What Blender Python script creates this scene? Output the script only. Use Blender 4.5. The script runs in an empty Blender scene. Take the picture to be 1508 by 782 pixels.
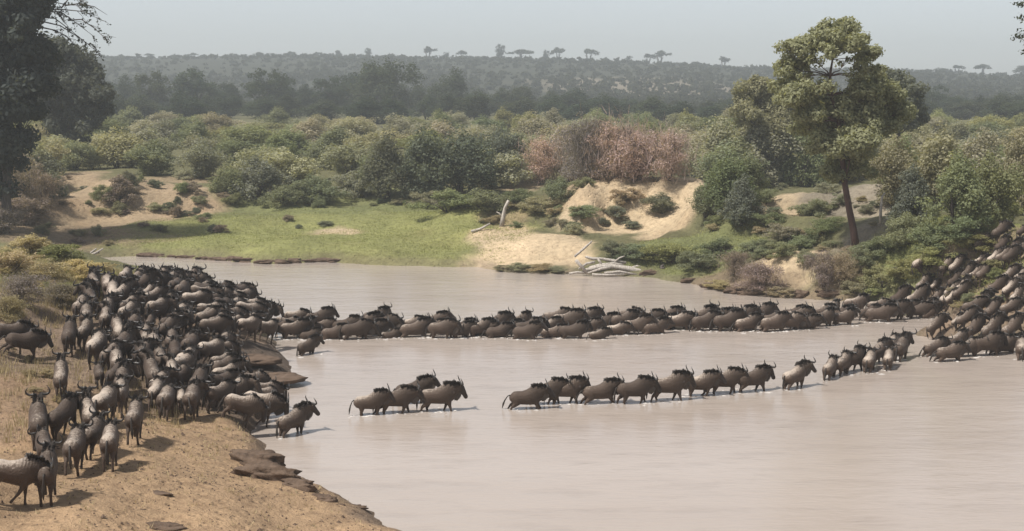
import bpy, math, random
import numpy as np
from mathutils import Vector, Matrix
R = math.radians
SC = bpy.context.scene
COL = SC.collection

# ------------------------------------------------------------------ camera
F_PX, W_PX, H_PX = 2000.0, 1508.0, 782.0
CAM_H, PITCH = 13.0, R(6.87)
cam_d = bpy.data.cameras.new('camera')
cam = bpy.data.objects.new('camera', cam_d)
COL.objects.link(cam)
cam.location = (0, 0, CAM_H)
cam.rotation_euler = (math.pi / 2 - PITCH, 0, 0)
cam_d.sensor_width = 36.0
cam_d.lens = 36.0 * F_PX / W_PX
cam_d.clip_end = 6000
SC.camera = cam

# ------------------------------------------------------------------ sky, sun, exposure
TO_SUN = Vector((-0.46, -0.24, 0.85)).normalized()
SUN_EL = math.asin(TO_SUN.z)
SUN_AZ = math.atan2(TO_SUN.x, TO_SUN.y)
world = bpy.data.worlds.new('World')
SC.world = world
world.use_nodes = True
wn = world.node_tree
for n in list(wn.nodes):
    wn.nodes.remove(n)
sky = wn.nodes.new('ShaderNodeTexSky')
sky.sky_type = 'NISHITA'
sky.sun_disc = False
sky.sun_elevation = SUN_EL
sky.sun_rotation = SUN_AZ
sky.altitude = 1300
sky.air_density = 0.9
sky.dust_density = 3.2
sky.ozone_density = 0.2
bg = wn.nodes.new('ShaderNodeBackground')
bg.inputs['Strength'].default_value = 0.082
wo = wn.nodes.new('ShaderNodeOutputWorld')
whs = wn.nodes.new('ShaderNodeHueSaturation')
whs.inputs['Saturation'].default_value = 0.42
wn.links.new(sky.outputs[0], whs.inputs['Color'])
wn.links.new(whs.outputs[0], bg.inputs[0])
wn.links.new(bg.outputs[0], wo.inputs[0])
sun_d = bpy.data.lights.new('sun', 'SUN')
sun_d.energy = 3.3
sun_d.angle = R(4.0)
sun_d.color = (1.0, 0.96, 0.90)
sun = bpy.data.objects.new('sun', sun_d)
COL.objects.link(sun)
sun.rotation_euler = (-TO_SUN).to_track_quat('-Z', 'Y').to_euler()
sun.location = (-60, 40, 120)
vs = SC.view_settings
vs.view_transform = 'Standard'
vs.look = 'None'
vs.gamma = 1.0
vs.use_curve_mapping = False
vs.exposure = 0.85
SC.cycles.use_denoising = True
SC.cycles.max_bounces = 8
SC.cycles.diffuse_bounces = 5
SC.cycles.transmission_bounces = 4
SC.cycles.volume_bounces = 1
SC.cycles.transparent_max_bounces = 4
SC.cycles.caustics_reflective = False
SC.cycles.caustics_refractive = False

# ------------------------------------------------------------------ helpers
def link(o, parent=None):
    COL.objects.link(o)
    if parent is not None:
        o.parent = parent
    return o

def tag(o, label=None, cat=None, group=None, kind=None):
    if label: o['label'] = label
    if cat: o['category'] = cat
    if group: o['group'] = group
    if kind: o['kind'] = kind
    return o

def empty(name, loc=(0, 0, 0)):
    o = bpy.data.objects.new(name, None)
    o.empty_display_size = 0.3
    o.location = loc
    return link(o)

def mesh_from(name, verts, faces, mat=None, smooth=False):
    me = bpy.data.meshes.new(name)
    me.from_pydata([tuple(v) for v in verts], [], [tuple(f) for f in faces])
    if smooth:
        me.polygons.foreach_set('use_smooth', [True] * len(me.polygons))
    if mat: me.materials.append(mat)
    me.update()
    return me

def mesh_polys(name, V, mat=None):
    """V: (n, k, 3): n separate k-gons."""
    n, k, _ = V.shape
    me = bpy.data.meshes.new(name)
    me.vertices.add(n * k)
    me.vertices.foreach_set('co', V.reshape(-1).astype(np.float32))
    me.loops.add(n * k)
    me.loops.foreach_set('vertex_index', np.arange(n * k, dtype=np.int32))
    me.polygons.add(n)
    me.polygons.foreach_set('loop_start', np.arange(0, n * k, k, dtype=np.int32))
    me.polygons.foreach_set('loop_total', np.full(n, k, dtype=np.int32))
    if mat: me.materials.append(mat)
    me.update(calc_edges=True)
    me.validate()
    return me

class MB:
    """collects tubes into one mesh"""
    def __init__(self):
        self.v, self.f = [], []
    def tube(self, pts, ra, rb=None, seg=8, side=(0, 1, 0), cap=True):
        pts = [Vector(p) for p in pts]
        n = len(pts)
        rb = rb or ra
        base = len(self.v)
        side = Vector(side)
        for i, p in enumerate(pts):
            t = (pts[min(i + 1, n - 1)] - pts[max(i - 1, 0)])
            if t.length < 1e-9: t = Vector((1, 0, 0))
            t.normalize()
            s = side - t * side.dot(t)
            if s.length < 1e-3:
                s = Vector((1, 0, 0)) - t * t.x
            s.normalize()
            u = t.cross(s)
            for k in range(seg):
                a = 2 * math.pi * k / seg
                self.v.append(p + s * (math.cos(a) * ra[i]) + u * (math.sin(a) * rb[i]))
        for i in range(n - 1):
            for k in range(seg):
                a, b = base + i * seg + k, base + i * seg + (k + 1) % seg
                self.f.append((a, b, b + seg, a + seg))
        if cap:
            self.f.append(tuple(base + k for k in reversed(range(seg))))
            self.f.append(tuple(base + (n - 1) * seg + k for k in range(seg)))
        return self
    def mesh(self, name, mat=None, smooth=True):
        return mesh_from(name, self.v, self.f, mat, smooth)

ORD = ('first second third fourth fifth sixth seventh eighth ninth tenth eleventh twelfth thirteenth fourteenth fifteenth sixteenth '
       'seventeenth eighteenth nineteenth').split()
TENS = {7: ('seventieth', 'seventy'), 8: ('eightieth', 'eighty'), 9: ('ninetieth', 'ninety'), 10: ('hundredth', 'hundred'), 11: ('hundred-tenth', 'hundred-ten'), 12: ('hundred-twentieth', 'hundred-twenty'), 2: ('twentieth', 'twenty'), 3: ('thirtieth', 'thirty'), 4: ('fortieth', 'forty'), 5: ('fiftieth', 'fifty'), 6: ('sixtieth', 'sixty')}
def nth(i):
    n = i + 1
    if n <= 19: return ORD[n - 1]
    t, u = divmod(n, 10)
    return TENS[t][0] if u == 0 else TENS[t][1] + '-' + ORD[u - 1]

# value noise, vectorised
def _hash(ix, iy, s):
    v = np.sin(ix * 127.1 + iy * 311.7 + s * 74.7) * 43758.5453
    return v - np.floor(v)
def vnoise(x, y, s=0.0):
    ix, iy = np.floor(x), np.floor(y)
    fx, fy = x - ix, y - iy
    fx, fy = fx * fx * (3 - 2 * fx), fy * fy * (3 - 2 * fy)
    a, b = _hash(ix, iy, s), _hash(ix + 1, iy, s)
    c, d = _hash(ix, iy + 1, s), _hash(ix + 1, iy + 1, s)
    return (a + (b - a) * fx) * (1 - fy) + (c + (d - c) * fx) * fy
def fbm(x, y, s=0.0, o=4):
    r, a, t = 0.0, 1.0, 0.0
    for i in range(o):
        r = r + a * vnoise(x * 2 ** i, y * 2 ** i, s + i * 3.1); t += a; a *= 0.5
    return r / t * 2 - 1
def sstep(a, b, x):
    t = np.clip((x - a) / (b - a), 0, 1)
    return t * t * (3 - 2 * t)

# where the line of sight through a photograph point meets a level
CP, SP = math.cos(PITCH), math.sin(PITCH)
def ray(px, py):
    r, u = (px - W_PX / 2) / F_PX, (H_PX / 2 - py) / F_PX
    return Vector((r, CP + u * SP, -SP + u * CP))
def at_z(px, py, z=0.0):
    d = ray(px, py); t = (z - CAM_H) / d.z
    return Vector((d.x * t, d.y * t, z))
def at_y(px, py, Y):
    d = ray(px, py); t = Y / d.y
    return Vector((d.x * t, Y, CAM_H + d.z * t))
def to_px(p):
    x, y, z = p[0], p[1], p[2] - CAM_H
    dep = y * CP - z * SP
    return W_PX / 2 + F_PX * x / dep, H_PX / 2 - F_PX * (y * SP + z * CP) / dep

# ------------------------------------------------------------------ materials
def new_mat(name):
    m = bpy.data.materials.new(name); m.use_nodes = True
    nt = m.node_tree
    for n in list(nt.nodes): nt.nodes.remove(n)
    out = nt.nodes.new('ShaderNodeOutputMaterial')
    return m, nt, out
def N(nt, t, **kw):
    n = nt.nodes.new(t)
    for k, v in kw.items():
        if k.startswith('i_'):
            key = k[2:].replace('_', ' ')
            n.inputs[key].default_value = v
        else:
            setattr(n, k, v)
    return n
def L(nt, a, b): nt.links.new(a, b)
def noise(nt, vec, scale, detail=4, rough=0.55):
    n = N(nt, 'ShaderNodeTexNoise'); n.inputs['Scale'].default_value = scale
    n.inputs['Detail'].default_value = detail; n.inputs['Roughness'].default_value = rough
    L(nt, vec, n.inputs['Vector'])
    return n
def ramp(nt, fac, stops):
    r = N(nt, 'ShaderNodeValToRGB')
    e = r.color_ramp.elements
    while len(e) < len(stops): e.new(0.5)
    for i, (p, c) in enumerate(stops):
        e[i].position = p
        e[i].color = (*c, 1) if len(c) == 3 else c
    L(nt, fac, r.inputs[0])
    return r
def mixc(nt, fac, a, b, mode='MIX'):
    m = N(nt, 'ShaderNodeMix', data_type='RGBA', blend_type=mode)
    if hasattr(fac, 'links') or hasattr(fac, 'is_linked'): L(nt, fac, m.inputs[0])
    else: m.inputs[0].default_value = fac
    for s, i in ((a, 6), (b, 7)):
        if isinstance(s, tuple): m.inputs[i].default_value = (*s, 1)
        else: L(nt, s, m.inputs[i])
    return m.outputs[2]
def math_n(nt, op, a, b=None):
    m = N(nt, 'ShaderNodeMath', operation=op)
    for i, s in enumerate((a, b)):
        if s is None: continue
        if isinstance(s, (int, float)): m.inputs[i].default_value = s
        else: L(nt, s, m.inputs[i])
    return m.outputs[0]

def ground_material():
    m, nt, out = new_mat('ground_earth')
    geo = N(nt, 'ShaderNodeNewGeometry')
    at = N(nt, 'ShaderNodeAttribute', attribute_name='soil')
    p = geo.outputs['Position']
    n1 = noise(nt, p, 0.35, 6); n2 = noise(nt, p, 2.2, 6, 0.65); n3 = noise(nt, p, 11.0, 4, 0.7)
    v1 = ramp(nt, n1.outputs[0], [(0.3, (0.80, 0.80, 0.80)), (0.7, (1.14, 1.12, 1.10))])
    v2 = ramp(nt, n2.outputs[0], [(0.32, (0.70, 0.68, 0.67)), (0.52, (1.0, 1.0, 1.0)), (0.72, (1.16, 1.15, 1.12))])
    v3 = ramp(nt, n3.outputs[0], [(0.3, (0.82, 0.82, 0.82)), (0.7, (1.12, 1.12, 1.12))])
    c = mixc(nt, 1.0, at.outputs['Color'], v1.outputs[0], 'MULTIPLY')
    c = mixc(nt, 1.0, c, v2.outputs[0], 'MULTIPLY')
    c = mixc(nt, 0.8, c, v3.outputs[0], 'MULTIPLY')
    b = N(nt, 'ShaderNodeBsdfPrincipled')
    b.inputs['Roughness'].default_value = 0.95
    b.inputs['Specular IOR Level'].default_value = 0.15
    L(nt, c, b.inputs['Base Color'])
    bump = N(nt, 'ShaderNodeBump'); bump.inputs['Strength'].default_value = 1.0; bump.inputs['Distance'].default_value = 0.14
    vo = N(nt, 'ShaderNodeTexVoronoi'); vo.inputs['Scale'].default_value = 2.6; L(nt, p, vo.inputs['Vector'])
    pr = ramp(nt, vo.outputs['Distance'], [(0.12, (0, 0, 0)), (0.34, (1, 1, 1))])
    h = math_n(nt, 'ADD', n2.outputs[0], math_n(nt, 'MULTIPLY', n3.outputs[0], 0.6))
    h = math_n(nt, 'ADD', h, math_n(nt, 'MULTIPLY', pr.outputs[0], 0.45))
    L(nt, h, bump.inputs['Height']); L(nt, bump.outputs[0], b.inputs['Normal'])
    L(nt, b.outputs[0], out.inputs[0])
    return m

def water_material():
    m, nt, out = new_mat('muddy_water')
    geo = N(nt, 'ShaderNodeNewGeometry')
    mp = N(nt, 'ShaderNodeMapping'); mp.inputs['Scale'].default_value = (0.35, 1.0, 1.0)
    mp.inputs['Rotation'].default_value = (0, 0, R(-8))
    L(nt, geo.outputs['Position'], mp.inputs[0])
    big = noise(nt, mp.outputs[0], 0.12, 3); mid = noise(nt, mp.outputs[0], 0.9, 4, 0.6); fine = noise(nt, mp.outputs[0], 5.0, 4, 0.6)
    c = ramp(nt, big.outputs[0], [(0.35, (0.335, 0.282, 0.24)), (0.65, (0.37, 0.316, 0.273))])
    st = ramp(nt, mid.outputs[0], [(0.30, (0.88, 0.875, 0.87)), (0.48, (1, 1, 1))])
    cc = mixc(nt, 1.0, c.outputs[0], st.outputs[0], 'MULTIPLY')
    b = N(nt, 'ShaderNodeBsdfPrincipled')
    b.inputs['IOR'].default_value = 1.33
    b.inputs['Roughness'].default_value = 0.12
    L(nt, cc, b.inputs['Base Color'])
    bump = N(nt, 'ShaderNodeBump'); bump.inputs['Strength'].default_value = 0.5; bump.inputs['Distance'].default_value = 0.09
    h = math_n(nt, 'ADD', math_n(nt, 'MULTIPLY', mid.outputs[0], 0.8), math_n(nt, 'MULTIPLY', fine.outputs[0], 0.32))
    L(nt, h, bump.inputs['Height']); L(nt, bump.outputs[0], b.inputs['Normal'])
    L(nt, b.outputs[0], out.inputs[0])
    return m

def leaf_material(name='leaf', trans=0.45):
    m, nt, out = new_mat(name)
    oi = N(nt, 'ShaderNodeObjectInfo'); geo = N(nt, 'ShaderNodeNewGeometry')
    hsv = N(nt, 'ShaderNodeHueSaturation')
    L(nt, oi.outputs['Color'], hsv.inputs['Color'])
    mr = N(nt, 'ShaderNodeMapRange'); L(nt, geo.outputs['Random Per Island'], mr.inputs[0])
    mr.inputs[3].default_value = 0.78; mr.inputs[4].default_value = 1.22
    L(nt, mr.outputs[0], hsv.inputs['Value'])
    mh = N(nt, 'ShaderNodeMapRange'); L(nt, oi.outputs['Random'], mh.inputs[0])
    mh.inputs[3].default_value = 0.488; mh.inputs[4].default_value = 0.512
    L(nt, mh.outputs[0], hsv.inputs['Hue'])
    d = N(nt, 'ShaderNodeBsdfDiffuse'); t = N(nt, 'ShaderNodeBsdfTranslucent')
    L(nt, hsv.outputs[0], d.inputs[0])
    tc = mixc(nt, 1.0, hsv.outputs[0], (1.15, 1.1, 0.6), 'MULTIPLY')
    L(nt, tc, t.inputs[0])
    mx = N(nt, 'ShaderNodeMixShader'); mx.inputs[0].default_value = trans
    L(nt, d.outputs[0], mx.inputs[1]); L(nt, t.outputs[0], mx.inputs[2])
    L(nt, mx.outputs[0], out.inputs[0])
    return m

def bark_material(name, c0, c1):
    m, nt, out = new_mat(name)
    tc = N(nt, 'ShaderNodeTexCoord')
    mp = N(nt, 'ShaderNodeMapping'); mp.inputs['Scale'].default_value = (6, 6, 1.2)
    L(nt, tc.outputs['Object'], mp.inputs[0])
    n = noise(nt, mp.outputs[0], 2.0, 5, 0.6)
    c = ramp(nt, n.outputs[0], [(0.3, c0), (0.7, c1)])
    b = N(nt, 'ShaderNodeBsdfPrincipled'); b.inputs['Roughness'].default_value = 0.9
    L(nt, c.outputs[0], b.inputs['Base Color'])
    bu = N(nt, 'ShaderNodeBump'); bu.inputs['Distance'].default_value = 0.05; bu.inputs['Strength'].default_value = 0.8
    L(nt, n.outputs[0], bu.inputs['Height']); L(nt, bu.outputs[0], b.inputs['Normal'])
    L(nt, b.outputs[0], out.inputs[0])
    return m

def hide_material():
    m, nt, out = new_mat('wildebeest_hide')
    tc = N(nt, 'ShaderNodeTexCoord'); oi = N(nt, 'ShaderNodeObjectInfo')
    sx = N(nt, 'ShaderNodeSeparateXYZ'); L(nt, tc.outputs['Object'], sx.inputs[0])
    n = noise(nt, tc.outputs['Object'], 11.0, 5, 0.7)
    # silver grey dorsal coat, paled on back and rump to paint in sun highlights; darker brown flanks and legs, black face
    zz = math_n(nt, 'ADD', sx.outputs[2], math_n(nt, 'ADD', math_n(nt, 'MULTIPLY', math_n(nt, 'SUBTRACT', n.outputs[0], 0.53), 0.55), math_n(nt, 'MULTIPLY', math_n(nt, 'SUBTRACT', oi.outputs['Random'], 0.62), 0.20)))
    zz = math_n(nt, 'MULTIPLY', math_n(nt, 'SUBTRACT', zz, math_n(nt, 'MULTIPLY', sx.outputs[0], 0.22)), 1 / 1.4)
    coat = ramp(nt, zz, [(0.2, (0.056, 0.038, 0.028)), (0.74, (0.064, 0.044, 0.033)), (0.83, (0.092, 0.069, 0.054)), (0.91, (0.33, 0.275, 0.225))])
    wv = N(nt, 'ShaderNodeTexWave', wave_type='BANDS', bands_direction='X')
    wv.inputs['Scale'].default_value = 3.4; wv.inputs['Distortion'].default_value = 2.2; wv.inputs['Detail'].default_value = 2
    L(nt, tc.outputs['Object'], wv.inputs[0])
    fr = N(nt, 'ShaderNodeMapRange'); L(nt, sx.outputs[0], fr.inputs[0])
    fr.inputs[1].default_value = -0.15; fr.inputs[2].default_value = 0.4; fr.inputs[3].default_value = 0.0; fr.inputs[4].default_value = 1.7
    st = math_n(nt, 'MINIMUM', math_n(nt, 'MULTIPLY', math_n(nt, 'ADD', math_n(nt, 'MULTIPLY', wv.outputs['Fac'], 0.45), 0.4), fr.outputs[0]), 0.93)
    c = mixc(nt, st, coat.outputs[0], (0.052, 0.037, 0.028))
    hd = N(nt, 'ShaderNodeMapRange'); L(nt, sx.outputs[0], hd.inputs[0])
    hd.inputs[1].default_value = 0.92; hd.inputs[2].default_value = 1.08
    c = mixc(nt, hd.outputs[0], c, (0.036, 0.028, 0.024))
    hv = N(nt, 'ShaderNodeHueSaturation'); L(nt, c, hv.inputs['Color'])
    mr = N(nt, 'ShaderNodeMapRange'); L(nt, oi.outputs['Random'], mr.inputs[0])
    mr.inputs[3].default_value = 0.8; mr.inputs[4].default_value = 1.3
    L(nt, mr.outputs[0], hv.inputs['Value'])
    b = N(nt, 'ShaderNodeBsdfPrincipled')
    b.inputs['Roughness'].default_value = 0.62
    b.inputs['Specular IOR Level'].default_value = 0.28
    b.inputs['Specular Tint'].default_value = (1.0, 0.88, 0.78, 1)
    b.inputs['Sheen Weight'].default_value = 0.05
    b.inputs['Sheen Roughness'].default_value = 0.4
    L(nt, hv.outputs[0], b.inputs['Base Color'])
    bu = N(nt, 'ShaderNodeBump'); bu.inputs['Distance'].default_value = 0.035; bu.inputs['Strength'].default_value = 0.9
    n2 = noise(nt, tc.outputs['Object'], 17.0, 4, 0.65)
    L(nt, n2.outputs[0], bu.inputs['Height']); L(nt, bu.outputs[0], b.inputs['Normal'])
    L(nt, b.outputs[0], out.inputs[0])
    return m

def plain(name, c0, c1, scale=5.0, rough=0.8, spec=0.3, bump=0.03):
    m, nt, out = new_mat(name)
    tc = N(nt, 'ShaderNodeTexCoord')
    n = noise(nt, tc.outputs['Object'], scale, 5, 0.6)
    c = ramp(nt, n.outputs[0], [(0.3, c0), (0.7, c1)])
    b = N(nt, 'ShaderNodeBsdfPrincipled'); b.inputs['Roughness'].default_value = rough
    b.inputs['Specular IOR Level'].default_value = spec
    L(nt, c.outputs[0], b.inputs['Base Color'])
    if bump:
        bu = N(nt, 'ShaderNodeBump'); bu.inputs['Distance'].default_value = bump; bu.inputs['Strength'].default_value = 0.8
        L(nt, n.outputs[0], bu.inputs['Height']); L(nt, bu.outputs[0], b.inputs['Normal'])
    L(nt, b.outputs[0], out.inputs[0])
    return m

M_GROUND = ground_material()
M_WATER = water_material()
M_LEAF = leaf_material()
M_GRASS = leaf_material('grass_blade', 0.2)
M_BARK = bark_material('grey_bark', (0.05, 0.04, 0.035), (0.12, 0.10, 0.085))
M_REDBARK = bark_material('red_brown_bark', (0.045, 0.022, 0.016), (0.11, 0.055, 0.04))
M_DRIFT = bark_material('bleached_wood', (0.20, 0.17, 0.14), (0.54, 0.49, 0.43))
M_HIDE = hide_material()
M_HORN = plain('horn', (0.03, 0.027, 0.025), (0.07, 0.062, 0.055), 8, 0.4, 0.5, 0.0)
M_HAIR = plain('black_hair', (0.020, 0.016, 0.013), (0.045, 0.036, 0.03), 20, 0.6, 0.3, 0.0)
M_BEARD = plain('beard_hair', (0.045, 0.035, 0.028), (0.10, 0.08, 0.065), 20, 0.7, 0.3, 0.0)
M_MUD = plain('wet_mud', (0.060, 0.040, 0.028), (0.15, 0.105, 0.075), 2.4, 0.9, 0.15, 0.16)
M_FOAM = plain('foam', (0.46, 0.42, 0.38), (0.64, 0.60, 0.56), 12, 0.6, 0.3, 0.0)

# ------------------------------------------------------------------ terrain
RIVER_PX = [(720, 880), (590, 782), (545, 759), (497, 735), (440, 712), (420, 704), (402, 682), (392, 660), (372, 640), (380, 612), (405, 585),
            (430, 556), (424, 540), (402, 516), (396, 500), (400, 482), (372, 456), (325, 426), (250, 405), (165, 392), (141, 379),
            (200, 377), (300, 382), (400, 389), (480, 386), (560, 391), (700, 393), (740, 401), (850, 403), (960, 409), (1015, 418), (1080, 432),
            (1150, 438), (1290, 446), (1390, 464), (1398, 482), (1350, 493), (1400, 504), (1508, 513)]
RIVER = [at_z(x, y).to_2d() for x, y in RIVER_PX] + [Vector((35, 62)), Vector((41, 46)), Vector((46, 30)), Vector((20, 26)), Vector((5, 27))]
RV = np.array([(p.x, p.y) for p in RIVER])

def river_sd(x, y):
    """signed distance to the shoreline: positive on land"""
    d2 = np.full(x.shape, 1e18); inside = np.zeros(x.shape, bool)
    n = len(RV)
    for i in range(n):
        ax, ay = RV[i]; bx, by = RV[(i + 1) % n]
        ex, ey = bx - ax, by - ay
        t = np.clip(((x - ax) * ex + (y - ay) * ey) / (ex * ex + ey * ey), 0, 1)
        d2 = np.minimum(d2, (x - ax - t * ex) ** 2 + (y - ay - t * ey) ** 2)
        c = (ay > y) != (by > y)
        with np.errstate(divide='ignore', invalid='ignore'):
            xi = (bx - ax) * (y - ay) / (by - ay + 1e-12) + ax
        inside ^= c & (x < xi)
    d = np.sqrt(d2)
    return np.where(inside, -d, d) + fbm(x * 0.7, y * 0.7, 61, 4) * 0.55 * (y > 30)

CTRL_PX = [(60, 770, 1.8), (300, 770, 1.0), (450, 770, .55), (150, 690, 1.5), (300, 680, .95), (20, 640, 2.0), (150, 620, 1.6), (280, 620, 1.1),
           (20, 560, 2.4), (150, 550, 1.9), (250, 540, 1.6), (340, 570, .8), (395, 552, .45), (100, 490, 2.5), (200, 480, 2.4), (280, 490, 1.8),
           (360, 490, 1.0), (385, 490, .6), (150, 445, 2.8), (230, 440, 3.0), (290, 450, 2.5), (340, 465, 1.7), (60, 430, 3.4), (0, 450, 3.8),
           (0, 380, 4.6), (60, 375, 3.5), (110, 395, 2.6), (-150, 500, 4), (-150, 700, 3), (-200, 380, 5.5),
           (250, 413, .5), (310, 430, .5), (190, 403, .6), (0, 345, 1.6), (100, 360, .6), (60, 300, 2.5), (150, 335, 1.2), (100, 290, 3.6), (180, 265, 5), (90, 250, 5.2), (280, 280, 4), (250, 325, 1.6), (-150, 300, 3),
           (250, 350, .8), (400, 350, .95), (550, 350, 1.0), (650, 370, .6), (350, 320, 1.8), (500, 310, 2.1), (650, 315, 2.0), (450, 290, 3), (600, 285, 3.2),
           (760, 350, 1.7), (720, 338, 2.0), (830, 350, 1.8), (720, 300, 3.6), (780, 290, 4.2), (760, 395, .15), (830, 395, .2),
           (870, 360, 1.5), (940, 355, 1.6), (1010, 355, 1.8),
           (1000, 405, .4), (1050, 385, 1.2), (1100, 405, 1.1), (1150, 422, .6), (1100, 350, 2.7), (1180, 368, 2.4), (1250, 378, 2.5), (1300, 400, 2.2), (1350, 420, 2.0),
           (1300, 330, 4.4), (1100, 300, 5.0), (1160, 318, 4.2), (1180, 285, 5.7), (1290, 275, 6.3), (1240, 330, 4.1), (1340, 300, 6.0), (1060, 290, 5.2), (1400, 300, 6.6), (1400, 370, 4.2), (1500, 330, 5.5), (1500, 380, 3.8), (1500, 430, 2.4), (1440, 430, 1.8), (1420, 470, .8), (1500, 480, 1.2), (1450, 400, 2.8),
           (1650, 420, 5), (1650, 350, 7), (1800, 480, 4)]
CTRL = np.array([tuple(at_z(x, y, z)) for x, y, z in CTRL_PX])
RIDGE_PX = [(-900, 89), (0, 89), (160, 89), (400, 86), (640, 88), (850, 92), (960, 96), (1100, 103), (1380, 108), (1508, 114), (2400, 116)]
RIDGE_Y = 1200.0
RIDGE = np.array([(at_y(x, y, RIDGE_Y).x, at_y(x, y, RIDGE_Y).z) for x, y in RIDGE_PX])
# eroded sand cliff behind the beach: foot line, height
CL0, CL1, CL2, CL3 = at_z(835, 345, 2.0), at_z(900, 338, 2.0), at_z(1032, 340, 2.0), at_z(790, 300, 3.5)

def height(x, y):
    x = np.asarray(x, float); y = np.asarray(y, float)
    sd = river_sd(x, y)
    num = np.zeros(x.shape); den = np.zeros(x.shape)
    for cx, cy, cz in CTRL:
        w = 1.0 / ((x - cx) ** 2 + ((y - cy) * 0.8) ** 2 + 1.0) ** 1.7
        num += w * cz; den += w
    c = num / den
    # cliff step on the far bank
    fy = np.interp(x, [CL0.x, CL1.x, CL2.x], [CL0.y + 0.5, CL1.y, CL2.y])
    gul = fbm(x * 0.55, y * 0.12, 4.0, 4) * 1.0 + np.abs(fbm(x * 0.9, y * 0.25, 14.0, 3)) * 1.6
    span = sstep(CL0.x - 1.5, CL0.x + 2.5, x) * (1 - sstep(CL2.x + 0.2, CL2.x + 3.5, x))
    stp = sstep(0.0, 6.0, y - fy + gul * 0.9)
    stp = 0.55 * stp + 0.45 * (np.floor(stp * 4 + fbm(x * .5, y * .5, 8, 3) * .9) / 4).clip(0, 1)
    stp = np.clip(stp + fbm(x * 1.5, y * 0.7, 17, 3) * .22 * stp * (1 - stp) * 4, 0, 1)
    top = np.maximum(5.9 - c, 0.0)
    c = c + top * stp * span * (1 - sstep(128, 140, y))
    far = np.interp(y, [100, 150, 240, 450, 600], [2.5, 4.4, 6.4, 9.0, 12.0])
    rz = np.interp(x * RIDGE_Y / np.maximum(y, 300), RIDGE[:, 0], RIDGE[:, 1])
    far = np.where(y > 600, 12 + (rz - 12) * sstep(560, 1200, y) ** 0.85, far)
    far = np.where(y > 1210, rz - (y - 1210) * 0.07, far)
    far = far + fbm(x / 60.0, y / 60.0, 9.0, 3) * np.clip((y - 150) / 200, 0, 1) * 1.2
    k = sstep(132, 165, y)
    land = c * (1 - k) + far * k
    edge = 1 - np.exp(-np.maximum(sd, 0) / 1.6)
    rg = 1 + 1.6 * sstep(92, 100, y) * (1 - sstep(132, 140, y)) * sstep(8, 14, x)
    bumps = fbm(x * 0.45, y * 0.45, 1.0, 4) * 0.16 * rg + fbm(x * 1.3, y * 1.3, 2.0, 3) * 0.07 * rg
    h_land = land * edge + bumps * np.clip(sd / 1.5, 0, 1) + 0.05 + np.clip(sd, 0, 0.5) * 0.25
    bed = -np.minimum(0.27 + 0.13 * sstep(66, 71.5, y), np.maximum(-sd, 0) * 0.35) - 0.03
    h = np.where(sd > 0, h_land, bed)
    # the high bank the viewer stands on
    nb = np.clip((28 - y) / 28.0, 0, 1.3) * 11.2
    return np.where(y < 28, np.maximum(h * 0 + nb, np.where(y > 24, h, -9)), h)

# heights are read from a fine near grid and a coarse far grid
GX0, GY0, GD = -95.0, 28.0, 0.4
_gx = np.arange(GX0, 95.01, GD); _gy = np.arange(GY0, 262.0, GD)
GN = height(*np.meshgrid(_gx, _gy))
FX0, FY0, FD = -860.0, 250.0, 7.0
_fx = np.arange(FX0, 861.0, FD); _fy = np.arange(FY0, 1640.0, FD)
GF = height(*np.meshgrid(_fx, _fy))
def _bil(G, u, v):
    u = np.clip(u, 0, G.shape[1] - 1.001); v = np.clip(v, 0, G.shape[0] - 1.001)
    i, j = u.astype(int), v.astype(int); a, b = u - i, v - j
    return (G[j, i] * (1 - a) + G[j, i + 1] * a) * (1 - b) + (G[j + 1, i] * (1 - a) + G[j + 1, i + 1] * a) * b
def hgrid(x, y):
    x = np.asarray(x, float); y = np.asarray(y, float)
    return np.where(y < 258, _bil(GN, (x - GX0) / GD, (y - GY0) / GD), _bil(GF, (x - FX0) / FD, (y - FY0) / FD))
def hz(x, y):
    G, x0, y0, d = (GN, GX0, GY0, GD) if y < 258 else (GF, FX0, FY0, FD)
    u = min(max((x - x0) / d, 0), G.shape[1] - 1.001); v = min(max((y - y0) / d, 0), G.shape[0] - 1.001)
    i, j = int(u), int(v); a, b = u - i, v - j
    return float((G[j, i] * (1 - a) + G[j, i + 1] * a) * (1 - b) + (G[j + 1, i] * (1 - a) + G[j + 1, i + 1] * a) * b)
_T = np.concatenate([np.linspace(30, 160, 700), np.geomspace(160.5, 1500, 400)])
def gp(px, py):
    """the point of the ground that shows at a photograph point"""
    d = ray(px, py)
    t = _T / d.y
    x, y, z = d.x * t, d.y * t, CAM_H + d.z * t
    h = np.maximum(hgrid(x, y), 0.0)
    i = np.argmax(z < h) if (z < h).any() else len(t) - 1
    return Vector((x[i], y[i], hz(x[i], y[i])))

C_DIRT = np.array((0.35, 0.24, 0.145)); C_DARKDIRT = np.array((0.225, 0.165, 0.118)); C_MUD = np.array((0.115, 0.088, 0.068))
C_SAND = np.array((0.50, 0.39, 0.255)); C_GRASS = np.array((0.225, 0.228, 0.088)); C_TAN = np.array((0.30, 0.225, 0.145))
C_SCRUB = np.array((0.125, 0.12, 0.06)); C_HILL = np.array((0.042, 0.045, 0.030)); C_PALE = np.array((0.22, 0.19, 0.145)); C_GREEN = np.array((0.165, 0.175, 0.075))
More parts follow.
